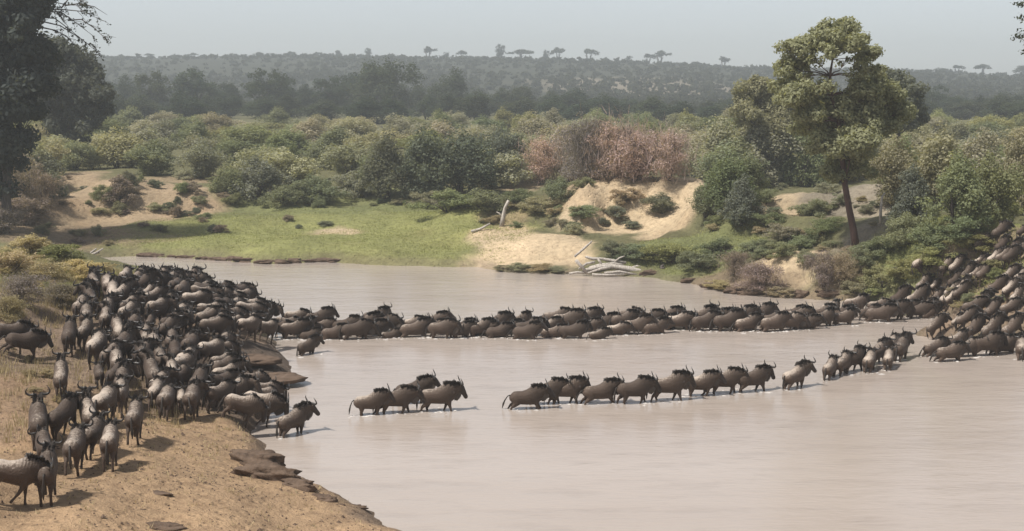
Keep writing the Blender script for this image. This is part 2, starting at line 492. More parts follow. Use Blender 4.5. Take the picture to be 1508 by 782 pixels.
# (photo point, half-size across m, half-size along m, colour, strength)
PATCHES = [((150, 600), 8, 10, C_DARKDIRT, .9), ((230, 520), 9, 9, C_DARKDIRT, 1), ((250, 450), 9, 7, C_DARKDIRT, 1), ((60, 520), 7, 8, C_DARKDIRT, .9), ((30, 440), 6, 8, C_DARKDIRT, .8),
           ((350, 540), 4.0, 8, C_MUD, .95), ((300, 505), 4, 4, C_MUD, .8),
           ((250, 700), 6, 7, C_DIRT, 1), ((420, 755), 6, 5, C_DIRT, 1), ((60, 730), 5, 6, C_DIRT, .9), ((300, 640), 4, 4, C_DIRT, 1), ((40, 600), 4, 5, C_DIRT, .5),
           ((90, 385), 5, 8, C_SCRUB * 1.6, 1), ((130, 405), 4, 5, C_SCRUB * 1.7, .9), ((20, 370), 6, 9, C_SCRUB * 1.5, .9),
           ((480, 350), 17, 22, C_GRASS, 1), ((300, 345), 10, 14, C_GRASS, .9), ((620, 350), 9, 16, C_GRASS, 1), ((680, 320), 7, 12, C_GRASS, .9), ((400, 300), 14, 9, C_GREEN, .8), ((560, 295), 14, 9, C_GREEN, .8),
           ((500, 341), 2.8, 2.6, C_SAND, .95),
           ((90, 320), 8, 12, C_TAN, 1), ((150, 280), 10, 12, C_TAN * 1.1, 1), ((250, 290), 6, 8, C_TAN * 1.12, 1), ((80, 260), 7, 9, C_TAN * 1.1, 1), ((70, 350), 9, 8, C_TAN * .75, .9), ((270, 265), 6, 6, C_TAN, .8), ((200, 350), 6, 5, C_TAN * .7, .6),
           ((770, 365), 4.6, 6, C_SAND * 1.12, 1), ((740, 345), 3.2, 5, C_SAND, 1), ((830, 360), 2.6, 6, C_SAND, 1), ((755, 275), 3.0, 4, C_SAND * .8, .9), ((745, 325), 2.6, 2, C_TAN, .7),
           ((880, 300), 4.2, 5, C_SAND, 1), ((930, 300), 4.4, 6, C_SAND, 1), ((985, 300), 3.6, 6, C_SAND, 1), ((905, 275), 4.2, 5, C_SAND, 1), ((990, 275), 4.0, 4, C_SAND, 1), ((980, 342), 3.4, 2, C_SAND, .9), ((840, 285), 2.5, 4, C_SAND * .85, .9), ((870, 335), 2.2, 2, C_SAND * .9, .8),
           ((1010, 385), 5.5, 5, C_GREEN, 1), ((960, 372), 3.0, 4, C_GREEN * .9, .9), ((1080, 370), 5, 6, C_GREEN * .9, .8), ((1050, 420), 6, 2.5, C_TAN * .75, .8),
           ((1170, 395), 2.5, 3.2, C_SAND * 1.0, 1), ((1140, 380), 1.6, 2.0, C_SAND * .95, .9), ((1155, 415), 3, 2.0, C_SAND * .8, .7), ((1120, 420), 3, 2.5, C_TAN * .8, .8),
           ((1150, 300), 3.0, 4, C_SAND * .8, 1), ((1290, 300), 4.0, 5, C_PALE * 1.2, 1), ((1290, 345), 3, 4, C_PALE * 1.1, .9), ((1230, 290), 3, 4, C_PALE, .9),
           ((1320, 405), 5.0, 5, C_GREEN * 1.25, 1), ((1390, 385), 4.5, 4.5, C_GREEN * 1.2, 1), ((1460, 350), 5, 6, C_GREEN * 1.1, .9), ((1280, 425), 3.5, 3.5, C_GREEN, .8), ((1230, 435), 3, 1.6, C_TAN * .8, .8),
           ((1430, 430), 3.6, 5, C_TAN * .8, .8), ((1480, 405), 2.4, 2.5, C_GREEN, .9), ((1440, 465), 4, 4, C_DARKDIRT * 1.3, .9), ((1390, 445), 2.6, 3, C_DARKDIRT * 1.1, .8), ((1470, 370), 3, 4, C_DARKDIRT, .7),
           ((960, 128), 60, 90, C_PALE, .75), ((880, 122), 50, 50, C_PALE, .5), ((990, 145), 40, 60, C_PALE, .6)]

def build_terrain():
    rows = np.concatenate([np.arange(-12, 38, 2.0), np.arange(38, 150, 0.40), np.geomspace(150, 1600, 150)])
    nc = 330
    u = np.linspace(-1, 1, nc)
    Y = np.repeat(rows, nc)
    hw = np.interp(rows, [-12, 38, 150, 1600], [30, 34, 86, 860])
    X = (hw[:, None] * u[None, :]).reshape(-1)
    Z = height(X, Y)
    sd = river_sd(X, Y)
    col = np.tile(C_SCRUB, (len(X), 1))
    hmix = sstep(380, 620, Y)[:, None]
    col = col * (1 - hmix) + C_HILL * hmix
    nz = fbm(X * 0.5, Y * 0.5, 21, 4); nz2 = fbm(X / 9, Y / 9, 25, 4)
    near = (Y < 46)
    col[near] = C_DIRT
    for (px, py), ax, ay, c, s in PATCHES:
        p = gp(px, py)
        d = np.sqrt(((X - p.x) / ax) ** 2 + ((Y - p.y) / ay) ** 2)
        big = ax > 20
        w = (1 - sstep(0.62, 1.12, d + (nz2 if big else nz) * 0.42)) * s
        col = col * (1 - w[:, None]) + np.asarray(c) * w[:, None]
    # grazed brown patches in the meadow
    gz = sstep(0.05, 0.5, fbm(X * 0.22, Y * 0.3, 71, 4))[:, None] * 0.25 * ((Y > 100) & (Y < 150))[:, None]
    col = col * (1 - gz) + (col * 0.5 + np.array((0.11, 0.085, 0.045))) * gz
    # reddish stains and darker trampled dirt
    st = sstep(0.15, 0.6, fbm(X * 0.16, Y * 0.16, 31, 4))[:, None] * 0.35 * (Y < 150)[:, None]
    col = col * (1 - st) + (col * np.array((0.86, 0.74, 0.66))) * st
    # wet mud at the water's edge
    wet = (1 - sstep(0.1, 1.5, sd + nz * 0.7))[:, None] * (sd > -5)[:, None]
    left = sstep(-2, 4, at_z(590, 782).x - X + 6)[:, None] * (Y < 95)[:, None]
    col = col * (1 - wet * (0.45 + 0.3 * left)) + C_MUD * 1.25 * wet * (0.45 + 0.3 * left)
    nr = len(rows)
    idx = np.arange(nr * nc).reshape(nr, nc)
    F = np.stack([idx[:-1, :-1], idx[:-1, 1:], idx[1:, 1:], idx[1:, :-1]], -1).reshape(-1, 4)
    me = bpy.data.meshes.new('ground')
    me.vertices.add(len(X)); me.vertices.foreach_set('co', np.stack([X, Y, Z], -1).reshape(-1).astype(np.float32))
    me.loops.add(F.size); me.loops.foreach_set('vertex_index', F.reshape(-1).astype(np.int32))
    me.polygons.add(len(F)); me.polygons.foreach_set('loop_start', np.arange(0, F.size, 4, dtype=np.int32))
    me.polygons.foreach_set('loop_total', np.full(len(F), 4, dtype=np.int32))
    me.update(calc_edges=True)
    me.polygons.foreach_set('use_smooth', [True] * len(F))
    a = me.color_attributes.new('soil', 'FLOAT_COLOR', 'POINT')
    a.data.foreach_set('color', np.concatenate([np.clip(col, 0, 1), np.ones((len(X), 1))], 1).reshape(-1).astype(np.float32))
    me.materials.append(M_GROUND)
    o = link(bpy.data.objects.new('ground', me))
    tag(o, 'river banks, meadow and hill of bare earth and grass', None, None, 'structure')
    return o
build_terrain()

wv = [(-75, 26, 0), (75, 26, 0), (75, 125, 0), (-75, 125, 0)]
o = link(bpy.data.objects.new('river', mesh_from('river', wv, [(0, 1, 2, 3)], M_WATER)))
tag(o, 'wide shallow river of pale brown muddy water', None, None, 'structure')

# ------------------------------------------------------------------ plants
def rng_dirs(rs, n):
    v = rs.normal(size=(n, 3)); return v / np.linalg.norm(v, axis=1, keepdims=True)

def leaf_quads(rs, centers, normals, size, jitter=0.5, aspect=0.6):
    n = len(centers)
    nn = normals + rs.normal(size=(n, 3)) * 0.45
    nn /= np.linalg.norm(nn, axis=1, keepdims=True)
    a = np.cross(nn, rng_dirs(rs, n)); a /= np.linalg.norm(a, axis=1, keepdims=True) + 1e-9
    b = np.cross(nn, a)
    s = (size * (1 + jitter * rs.uniform(-1, 1, n)))[:, None]
    a = a * s; b = b * s * aspect
    return np.stack([centers - a, centers - b * 0.9, centers + a, centers + b], 1)

def clump_cloud(rs, lobes, leaves_per_area, size, soft=1.0):
    """lobes: list of (center, (rx, ry, rz), density) -> leaf quads spread through uneven clumps"""
    out = []
    for c, r, dens in lobes:
        c = np.array(c); r = np.array(r)
        nsub = max(5, int(14 * dens))
        dirs = rng_dirs(rs, nsub)
        dirs[:, 2] = np.where(dirs[:, 2] < -0.5, -dirs[:, 2] * 0.4, dirs[:, 2])
        cen = c + dirs * r * rs.uniform(0.45, 1.02, (nsub, 1))
        for sc in cen:
            sr = r * rs.uniform(0.22, 0.44) * soft
            n = max(6, int(leaves_per_area * dens * np.mean(sr) ** 2 * 12.6))
            d = rng_dirs(rs, n)
            p = sc + d * sr * (rs.uniform(0.25, 1.0, (n, 1)) ** 0.5) * rs.uniform(0.75, 1.25, (n, 1))
            nor = d * 0.9 + np.array((0, -0.0, 0.25))
            out.append(leaf_quads(rs, p, nor, size))
    return np.concatenate(out)

def make_branchy(seed, height_, spread, stems, r0, mat, forks=3, name='stem'):
    rnd = random.Random(seed); mb = MB()
    for s in range(stems):
        a = rnd.uniform(0, 6.283)
        lean = rnd.uniform(0.15, 0.8) * spread
        p0 = Vector((math.cos(a) * r0, math.sin(a) * r0, -0.03)); p3 = Vector((math.cos(a) * lean, math.sin(a) * lean, height_ * rnd.uniform(0.75, 1)))
        p1 = p0.lerp(p3, 0.35) + Vector((0, 0, height_ * 0.1)); p2 = p0.lerp(p3, 0.7) + Vector((rnd.uniform(-.05, .05) * spread, rnd.uniform(-.05, .05) * spread, height_ * 0.06))
        mb.tube([p0, p1, p2, p3], [r0, r0 * .75, r0 * .5, r0 * .15], seg=5)
        for f in range(forks):
            t = rnd.uniform(0.3, 0.85); q = p0.lerp(p3, t) + Vector((0, 0, height_ * 0.07))
            b = rnd.uniform(0, 6.283); e = q + Vector((math.cos(b) * spread * .4, math.sin(b) * spread * .4, height_ * rnd.uniform(.1, .3)))
            mb.tube([q, q.lerp(e, .5) + Vector((0, 0, height_ * .03)), e], [r0 * .4, r0 * .28, r0 * .1], seg=4)
    return mb.mesh(name, mat)

# prototypes in unit size: 1 wide, 1 tall
def bush_proto(seed, kind):
    rs = np.random.RandomState(seed)
    lobes = []
    if kind == 'round':
        for i in range(20):
            a = rs.uniform(0, 6.28); rr = rs.uniform(0, 0.36)
            z = rs.uniform(0.08, 0.80) * (1 - rr * 0.9) + .03
            s = rs.uniform(0.14, 0.22)
            lobes.append(((math.cos(a) * rr, math.sin(a) * rr, z), (s, s, s * 1.1), 1.0))
        q = clump_cloud(rs, lobes, 430, 0.0175, 1.4)
    elif kind == 'spread':
        for i in range(20):
            a = rs.uniform(0, 6.28); rr = rs.uniform(0.05, 0.42)
            z = rs.uniform(0.05, 0.78) * (1 - rr * 0.8) + .03
            s = rs.uniform(0.11, 0.19)
            lobes.append(((math.cos(a) * rr, math.sin(a) * rr, z), (s, s, s), 1.0))
        q = clump_cloud(rs, lobes, 520, 0.017, 1.4)
    elif kind == 'twiggy':
        for i in range(22):
            a = rs.uniform(0, 6.28); rr = rs.uniform(0.0, 0.40)
            z = rs.uniform(0.08, 0.84) * (1 - rr * 0.6)
            s = rs.uniform(0.13, 0.21)
            lobes.append(((math.cos(a) * rr, math.sin(a) * rr, z), (s, s, s), 0.8))
        q = clump_cloud(rs, lobes, 460, 0.014, 1.4)
        # thin upright twigs
        n = 900
        p = rs.normal(size=(n, 3)) * (0.19, 0.19, 0.2) + (0, 0, 0.45)
        d = rs.normal(size=(n, 3)) * 0.4 + (0, 0, 1.0); d /= np.linalg.norm(d, axis=1, keepdims=True)
        sd_ = np.cross(d, rng_dirs(rs, n)); sd_ /= np.linalg.norm(sd_, axis=1, keepdims=True)
        ln = rs.uniform(0.05, 0.13, (n, 1))
        tw = np.stack([p - d * ln - sd_ * .003, p - d * ln + sd_ * .003, p + d * ln + sd_ * .001, p + d * ln - sd_ * .001], 1)
        q = np.concatenate([q, tw])
    elif kind == 'tree':
        for i in range(22):
            a = rs.uniform(0, 6.28); rr = rs.uniform(0.0, 0.36)
            z = rs.uniform(0.16, 0.86) - rr * 0.25 + .03
            s = rs.uniform(0.12, 0.19)
            lobes.append(((math.cos(a) * rr, math.sin(a) * rr, z), (s, s, s * .85), 1.0))
        q = clump_cloud(rs, lobes, 430, 0.018, 1.4)
    elif kind == 'flat':
        for i in range(13):
            a = rs.uniform(0, 6.28); rr = rs.uniform(0.0, 0.42)
            z = 0.74 - rr * 0.30 + rs.uniform(-.10, .08)
            s = rs.uniform(0.13, 0.20)
            lobes.append(((math.cos(a) * rr, math.sin(a) * rr, z), (s, s, s * .9), 1.2))
        q = clump_cloud(rs, lobes, 420, 0.026)
    q[:, :, 2] = np.maximum(q[:, :, 2], 0.01)
    return mesh_polys('crown_' + kind, q, M_LEAF)

PROTO = {k: [bush_proto(100 + i * 7 + j, k) for j in range(4)] for i, k in enumerate(('round', 'spread', 'twiggy', 'tree', 'flat'))}
STEM = {'round': make_branchy(1, 0.5, 0.35, 6, 0.016, M_BARK), 'spread': make_branchy(2, 0.5, 0.45, 8, 0.014, M_BARK),
        'twiggy': make_branchy(3, 0.8, 0.5, 14, 0.009, M_BARK, 5), 'tree': make_branchy(4, 0.62, 0.35, 3, 0.028, M_BARK, 5, 'trunk'),
        'flat': make_branchy(5, 0.72, 0.30, 2, 0.055, M_BARK, 4, 'trunk')}
RND = random.Random(5)
PLANTS = []          # (root, row key)
def plant(name, p, w, h, kind, color, row, depth=None, sink=0.04):
    """one bush or tree: an Empty at its foot with crown and stem"""
    r = empty(name, (p[0], p[1], p[2] - sink * h))
    r.scale = (w, depth or w, h)
    r.rotation_euler = (0, 0, RND.uniform(0, 6.283)) if depth is None else (0, 0, 0)
    tree = kind in ('tree', 'flat')
    c = bpy.data.objects.new('crown' if tree else 'foliage', RND.choice(PROTO[kind]))
    c.color = (*color, 1)
    link(c, r)
    link(bpy.data.objects.new('trunk' if tree else 'stem', STEM[kind]), r)
    PLANTS.append((r, row))
    return r
def vary(c, a=0.15):
    k = 1 + RND.uniform(-a, a)
    return (c[0] * k * (1 + RND.uniform(-.06, .06)), c[1] * k, c[2] * k * (1 + RND.uniform(-.1, .1)))
OLIVE = (0.325, 0.31, 0.215); GREEN = (0.225, 0.24, 0.14); DARK = (0.162, 0.172, 0.128); BROWN = (0.47, 0.36, 0.31); DRY = (0.36, 0.30, 0.20)
YELL = (0.275, 0.275, 0.14); GREY = (0.21, 0.214, 0.155); MAUVE = (0.28, 0.23, 0.20); STRAW = (0.42, 0.36, 0.22)
TREEG = (0.062, 0.076, 0.050)

def px_plant(name, px, py, wpx, hpx, kind, color, row, dy=0.0):
    p = gp(px, py)
    if dy:
        d = Vector((p.x, p.y)).normalized() * dy
        p = Vector((p.x + d.x, p.y + d.y, hz(p.x + d.x, p.y + d.y)))
    m = p.y / F_PX
    return plant(name, p, wpx * m * 1.12, hpx * m, kind, vary(color), row)

BANK = [  # dark and green bushes along the back of the meadow
    (378, 292, 95, 70, 'round', GREY), (180, 301, 62, 48, 'round', MAUVE), (155, 296, 40, 30, 'spread', GREEN), (420, 300, 70, 45, 'spread', GREEN), (470, 296, 90, 50, 'spread', GREEN),
    (335, 285, 60, 45, 'round', GREEN), (520, 290, 70, 55, 'spread', OLIVE), (572, 292, 95, 105, 'round', DARK), (622, 293, 105, 112, 'round', DARK), (680, 285, 115, 105, 'round', DARK), (738, 270, 80, 95, 'round', DARK),
    (545, 285, 60, 70, 'round', GREEN), (660, 312, 100, 44, 'spread', GREEN), (712, 308, 80, 40, 'spread', GREEN), (630, 305, 60, 32, 'spread', OLIVE),
    (250, 308, 22, 14, 'spread', DARK), (292, 300, 26, 16, 'spread', GREEN), (300, 322, 24, 13, 'spread', GREEN), (262, 300, 16, 12, 'round', DARK), (480, 332, 26, 11, 'spread', GREY), (425, 325, 18, 13, 'spread', MAUVE), (440, 337, 12, 8, 'spread', DARK),
    (40, 262, 80, 60, 'round', GREEN), (10, 270, 70, 80, 'round', DARK), (110, 250, 70, 50, 'round', GREEN), (230, 258, 80, 55, 'round', GREEN), (300, 262, 80, 60, 'round', OLIVE)]
CLIFF = [(765, 302, 44, 34, 'spread', GREEN), (825, 300, 52, 42, 'round', GREEN), (790, 312, 50, 28, 'spread', OLIVE), (922, 300, 46, 24, 'spread', DRY), (975, 314, 58, 32, 'round', GREY), (860, 322, 50, 26, 'spread', GREEN),
         (905, 378, 58, 32, 'spread', GREY), (940, 382, 60, 30, 'spread', GREEN), (985, 388, 80, 40, 'spread', YELL), (1030, 392, 70, 34, 'spread', GREEN), (1060, 378, 60, 36, 'spread', GREEN), (845, 345, 30, 22, 'spread', OLIVE), (765, 397, 36, 13, 'spread', OLIVE), (795, 399, 40, 14, 'spread', DRY), (822, 400, 30, 11, 'spread', OLIVE), (740, 398, 26, 10, 'spread', OLIVE),
         (1040, 320, 60, 60, 'round', GREEN), (1095, 332, 70, 80, 'round', DARK), (1075, 310, 90, 90, 'round', GREEN), (1130, 335, 50, 30, 'spread', GREEN)]
BROWNS = [(795, 270, 80, 82, 'twiggy', BROWN), (840, 268, 95, 92, 'twiggy', BROWN), (890, 267, 100, 96, 'twiggy', MAUVE), (940, 266, 100, 96, 'twiggy', BROWN), (985, 266, 80, 90, 'twiggy', BROWN), (865, 262, 90, 100, 'twiggy', MAUVE), (915, 262, 90, 100, 'twiggy', BROWN)]
RIGHTS = [(1060, 268, 110, 100, 'round', OLIVE), (1120, 272, 120, 110, 'round', OLIVE), (1180, 275, 90, 100, 'round', GREEN), (1100, 292, 80, 70, 'round', GREEN),
          (1320, 300, 90, 105, 'round', OLIVE), (1380, 300, 120, 120, 'round', OLIVE), (1345, 335, 80, 100, 'round', DARK), (1405, 335, 110, 120, 'round', GREEN), (1455, 330, 100, 110, 'round', GREEN), (1500, 318, 90, 130, 'round', OLIVE), (1440, 290, 110, 110, 'round', OLIVE),
          (1035, 262, 90, 80, 'round', OLIVE), (1085, 275, 90, 80, 'round', GREEN), (1215, 268, 80, 70, 'round', GREEN), (1270, 262, 90, 70, 'round', OLIVE), (1165, 262, 90, 90, 'round', OLIVE), (1330, 280, 80, 90, 'round', GREEN), (1128, 300, 40, 30, 'spread', GREEN), (1195, 318, 50, 36, 'spread', GREEN), (1215, 345, 60, 34, 'spread', GREEN), (1325, 330, 44, 40, 'round', GREEN), (1240, 300, 30, 20, 'spread', OLIVE), (1335, 365, 70, 60, 'round', GREEN), (1160, 350, 60, 28, 'spread', OLIVE),
          (1370, 372, 80, 50, 'spread', GREEN), (1420, 355, 80, 50, 'spread', GREEN), (1475, 330, 70, 50, 'spread', YELL), (1300, 372, 60, 36, 'spread', GREEN)]
SHRUBS = [(1085, 405, 60, 40, 'twiggy', MAUVE), (1120, 425, 70, 46, 'twiggy', MAUVE), (1150, 378, 46, 30, 'spread', GREEN), (1180, 365, 50, 30, 'spread', GREEN), (1212, 425, 56, 66, 'twiggy', MAUVE), (1235, 415, 56, 56, 'twiggy', DRY), (1195, 390, 40, 30, 'spread', OLIVE),
          (1110, 378, 50, 34, 'spread', GREEN), (1270, 390, 60, 40, 'spread', GREEN), (1300, 425, 60, 40, 'spread', YELL), (1335, 410, 64, 40, 'spread', YELL), (1290, 440, 50, 22, 'spread', YELL), (1380, 395, 70, 36, 'spread', YELL), (1260, 436, 46, 26, 'spread', OLIVE), (1430, 372, 60, 30, 'spread', YELL), (1475, 400, 50, 26, 'spread', YELL), (1440, 420, 46, 22, 'spread', DRY), (1150, 435, 40, 16, 'spread', DRY), (1060, 425, 50, 18, 'spread', DRY), (1415, 440, 40, 22, 'spread', DRY)]
LEFTS = [(10, 300, 120, 95, 'round', MAUVE), (45, 285, 90, 70, 'round', DARK), (-25, 320, 110, 100, 'round', DARK), (75, 292, 60, 44, 'round', GREY), (30, 330, 90, 50, 'round', MAUVE), (20, 318, 90, 90, 'twiggy', MAUVE), (60, 305, 60, 60, 'twiggy', MAUVE), (0, 345, 80, 50, 'twiggy', MAUVE), (40, 375, 70, 40, 'spread', STRAW), (85, 385, 70, 36, 'spread', YELL), (20, 400, 70, 44, 'spread', STRAW), (120, 408, 70, 34, 'spread', STRAW), (65, 415, 70, 36, 'twiggy', STRAW), (150, 400, 40, 20, 'spread', STRAW),
         (30, 445, 80, 50, 'twiggy', MAUVE), (90, 450, 70, 40, 'twiggy', MAUVE), (10, 470, 60, 40, 'twiggy', DRY), (140, 425, 44, 24, 'spread', DRY)]
_sr = random.Random(44)
SCAT = {}
for si, (x0, x1, y0, y1, n, cols) in enumerate(((70, 330, 262, 345, 34, (DARK, GREEN, MAUVE, OLIVE, GREY)), (850, 1020, 275, 340, 12, (GREY, DRY, GREEN, OLIVE)), (1080, 1340, 275, 350, 26, (GREEN, OLIVE, GREY, DRY)), (1040, 1260, 325, 385, 26, (GREEN, OLIVE, GREEN, DRY)), (700, 850, 300, 340, 10, (OLIVE, GREEN, DRY)), (1400, 1505, 395, 470, 16, (YELL, GREEN, DRY)), (40, 160, 345, 372, 10, (DRY, MAUVE, OLIVE)), (330, 690, 296, 312, 10, (GREEN, OLIVE, GREEN)), (0, 150, 360, 470, 26, (STRAW, YELL, STRAW, DRY)), (0, 120, 480, 600, 7, (DRY, DRY, OLIVE)))):
    for _ in range(n):
        w_ = _sr.uniform(12, 34)
        SCAT.setdefault('scatter%d' % si, []).append((_sr.uniform(x0, x1), _sr.uniform(y0, y1), w_, w_ * _sr.uniform(.4, .75), _sr.choice(('spread', 'round', 'spread')), _sr.choice(cols)))
for row, lst in (*SCAT.items(), ('bank', BANK), ('cliff', CLIFF), ('brown', BROWNS), ('right', RIGHTS), ('shrub', SHRUBS), ('left', LEFTS)):
    for px, py, w, h, k, c in lst:
        px_plant('shrub' if h < 45 else 'bush', px, py, w, h, k, c, row)

# the olive thicket that climbs away behind the bank, in receding rows
for ri, (Y, step, hh) in enumerate(((150, 5.2, 4.9), (168, 5.6, 5.2), (190, 6.2, 5.2), (214, 6.8, 5.0), (240, 7.4, 5.0), (272, 8.4, 4.8))):
    x = -Y * 0.40
    while x < Y * 0.40:
        xx = x + RND.uniform(-1.4, 1.4); yy = Y + RND.uniform(-5, 5)
        pxx = W_PX / 2 + F_PX * xx / yy
        x += step * RND.uniform(0.75, 1.25)
        if ri == 0 and (60 < pxx < 330 or 745 < pxx < 1040):
            continue
        c = RND.choice((OLIVE, OLIVE, OLIVE, GREEN, GREEN, YELL if ri > 2 else OLIVE))
        plant('bush', (xx, yy, hz(xx, yy)), RND.uniform(6.5, 10.5), hh * RND.uniform(0.8, 1.2), RND.choice(('round', 'round', 'spread')), vary(c, .2), 'thicket%d' % ri)

# the tall dark tree line on the plain
for px, top in [(-10, 120), (40, 118), (160, 118), (190, 108), (232, 100), (285, 94), (318, 125), (345, 118), (395, 94), (425, 108), (455, 120), (490, 108), (525, 100), (565, 70), (600, 118), (640, 122), (670, 97), (705, 130), (740, 128),
                (775, 124), (810, 132), (850, 128), (890, 136), (925, 140), (960, 142), (1000, 150), (1040, 146), (1075, 140), (1110, 138), (1350, 128), (1372, 120), (1405, 135), (1440, 138), (1470, 134), (1500, 128), (1540, 130)]:
    Y = RND.uniform(395, 455); x = (px - W_PX / 2) / F_PX * Y
    z = hz(x, Y)
    h = at_y(px, top, Y).z - z
    plant('savanna_tree', (x, Y, z), h * RND.uniform(0.95, 1.4) if h > 9 else h * 1.8, h, RND.choice(('tree', 'tree', 'round')) if h > 9 else 'round', vary(TREEG, .2), 'treeline')
for i in range(34):
    Y = RND.uniform(315, 370); px = -20 + i * 46 + RND.uniform(-14, 14); x = (px - W_PX / 2) / F_PX * Y
    plant('savanna_tree', (x, Y, hz(x, Y)), RND.uniform(11, 17), RND.uniform(5.5, 8.0), 'round', vary(TREEG, .25), 'treefront')
# lone trees on the skyline of the hill
for px, top, wpx, k in [(385, 76, 16, 'flat'), (432, 75, 15, 'flat'), (500, 74, 14, 'tree'), (545, 70, 14, 'tree'), (632, 66, 24, 'flat'), (657, 76, 12, 'tree'), (681, 73, 18, 'flat'), (737, 64, 20, 'tree'), (768, 71, 42, 'flat'), (803, 73, 13, 'tree'), (821, 68, 22, 'flat'), (865, 70, 28, 'flat'),
                        (925, 82, 10, 'tree'), (952, 78, 22, 'flat'), (970, 72, 28, 'flat'), (1062, 81, 24, 'flat'), (1402, 95, 22, 'flat'), (1440, 93, 28, 'flat'), (1380, 101, 14, 'tree'), (1499, 96, 30, 'tree'), (290, 78, 14, 'flat'), (225, 80, 16, 'flat'), (470, 76, 12, 'flat')]:
    Y = 1200.0; x = (px - W_PX / 2) / F_PX * Y; z = hz(x, Y)
    h = max(at_y(px, top - 1, Y).z - z, 6.0)
    plant('skyline_tree', (x, Y, z), wpx * 0.64, h, k, vary(TREEG, .2), 'skyline')

# hillside scrub: far bushes that read as one mass
def scrub():
    rs = np.random.RandomState(77); n = 15000
    Y = 460 * (1212 / 460) ** rs.uniform(0, 1, n); x = rs.uniform(-0.46, 0.46, n) * Y
    dn = fbm(x / 60, Y / 110, 41, 4)
    keep = rs.uniform(-0.65, 0.15, n) < dn
    x, Y = x[keep], Y[keep]; n = len(x)
    z = hgrid(x, Y); s = rs.uniform(0.8, 2.3, n) * rs.choice((1, 1, 1, 1.5), n)
    m = 14
    d = rng_dirs(rs, n * m); d[:, 2] = np.abs(d[:, 2])
    S = np.repeat(s, m)[:, None]
    p = np.repeat(np.stack([x, Y, z + s * .3], 1), m, 0) + d * S * (1, 1, .75) * rs.uniform(.4, 1, (n * m, 1))
    q = leaf_quads(rs, p, d, 1.0, 0.5); c = q.mean(1, keepdims=True)
    me = mesh_polys('hill_scrub', c + (q - c) * S[:, :, None] * .5, M_LEAF)
    o = link(bpy.data.objects.new('hill_scrub', me)); o.color = (0.052, 0.056, 0.038, 1)
    tag(o, 'grey green scrub covering the far hillside', 'scrub', None, 'stuff')
scrub()

# ---- individual large trees built from limbs and clumps
def big_tree(name, base, trunk_pts, trunk_r, clumps, color, bark, leaf=0.20, dens=9.0, seed=1, limb_r=0.10):
    r = empty(name, base)
    rs = np.random.RandomState(seed); rnd = random.Random(seed)
    b = Vector(base)
    mb = MB()
    tp = [Vector(p) - b for p in trunk_pts]
    mb.tube(tp, trunk_r, seg=10)
    lobes = []
    for (c, rad, dn) in clumps:
        c = Vector(c) - b
        lobes.append((tuple(c), (rad, rad, rad * 0.8), dn))
        # a limb from the trunk to the clump
        cand = [(p, i) for i, p in enumerate(tp) if p.z < c.z - 0.2] or [(tp[-1], len(tp) - 1)]
        p, i = min(cand, key=lambda q: (q[0] - c).length + 0.25 * abs(c.z - q[0].z))
        mid = p.lerp(c, 0.55) + Vector((rnd.uniform(-.3, .3), rnd.uniform(-.3, .3), -0.12 * (c - p).length * 0.5))
        rr = min(trunk_r[i] * 0.6, limb_r * (0.6 + 0.1 * (c - p).length))
        mb.tube([p, p.lerp(mid, .5) + Vector((0, 0, .1)), mid, c], [rr, rr * .75, rr * .55, rr * .2], seg=6)
        for k in range(5):
            d = Vector(rng_dirs(rs, 1)[0]) * rad * 0.95; d.z = abs(d.z) * 0.8
            s = mid.lerp(c, rnd.uniform(.2, 1))
            mb.tube([s, s.lerp(c + d, .5) + Vector((0, 0, .08)), c + d], [rr * .35, rr * .22, rr * .06], seg=4)
    link(bpy.data.objects.new('trunk', mb.mesh('trunk', bark)), r)
    q = clump_cloud(rs, lobes, dens * .55, leaf, 1.4)
    c = bpy.data.objects.new('crown', mesh_polys('crown', q, M_LEAF)); c.color = (*color, 1)
    link(c, r)
    return r

def clumps_px(lst, Y, seed, spread=2.0):
    rnd = random.Random(seed); out = []
    for e in lst:
        px, py, rp = e[:3]; dn = e[3] if len(e) > 3 else 1.0
        yy = Y + rnd.uniform(-spread, spread)
        p = at_y(px, py, yy)
        out.append((tuple(p), rp * yy / F_PX, dn))
    return out
# the tall tree by the right bank
b0 = gp(1262, 370); TY = b0.y
tr = [b0 + Vector((0, 0, -.2))] + [at_y(x, y, TY) for x, y in ((1257, 340), (1250, 305), (1244, 270), (1240, 225), (1235, 180), (1224, 140), (1222, 112), (1226, 88))]
top_l = [(1225, 52, 24), (1195, 62, 24), (1170, 78, 24), (1160, 92, 18), (1250, 46, 22), (1258, 70, 22), (1222, 74, 20, .7), (1275, 82, 20), (1285, 105, 20, .8), (1200, 90, 16, .5), (1245, 92, 14, .35), (1155, 106, 15, .7), (1240, 34, 10), (1212, 44, 14),
         (1180, 118, 22, .7), (1215, 130, 22, .6), (1262, 128, 24, .8), (1300, 125, 24, .8), (1320, 142, 24), (1250, 155, 28), (1205, 158, 28), (1165, 148, 24), (1290, 160, 28), (1240, 190, 34), (1215, 215, 28), (1268, 205, 32), (1245, 240, 32), (1225, 258, 22), (1268, 250, 22), (1330, 165, 22), (1300, 190, 24), (1185, 185, 24), (1275, 140, 26), (1230, 165, 30), (1262, 180, 32), (1310, 160, 26), (1225, 190, 28), (1255, 222, 30), (1180, 135, 24), (1195, 172, 26), (1240, 62, 24), (1208, 72, 20), (1185, 95, 18, .8), (1265, 100, 16, .6), (1148, 130, 18, .8)]
t = big_tree('riverside_tree', b0, tr, [.30, .25, .22, .20, .18, .16, .13, .10, .06], clumps_px(top_l, TY, 3, 1.8), (0.29, 0.29, 0.175), M_REDBARK, leaf=0.115, dens=80, seed=11)
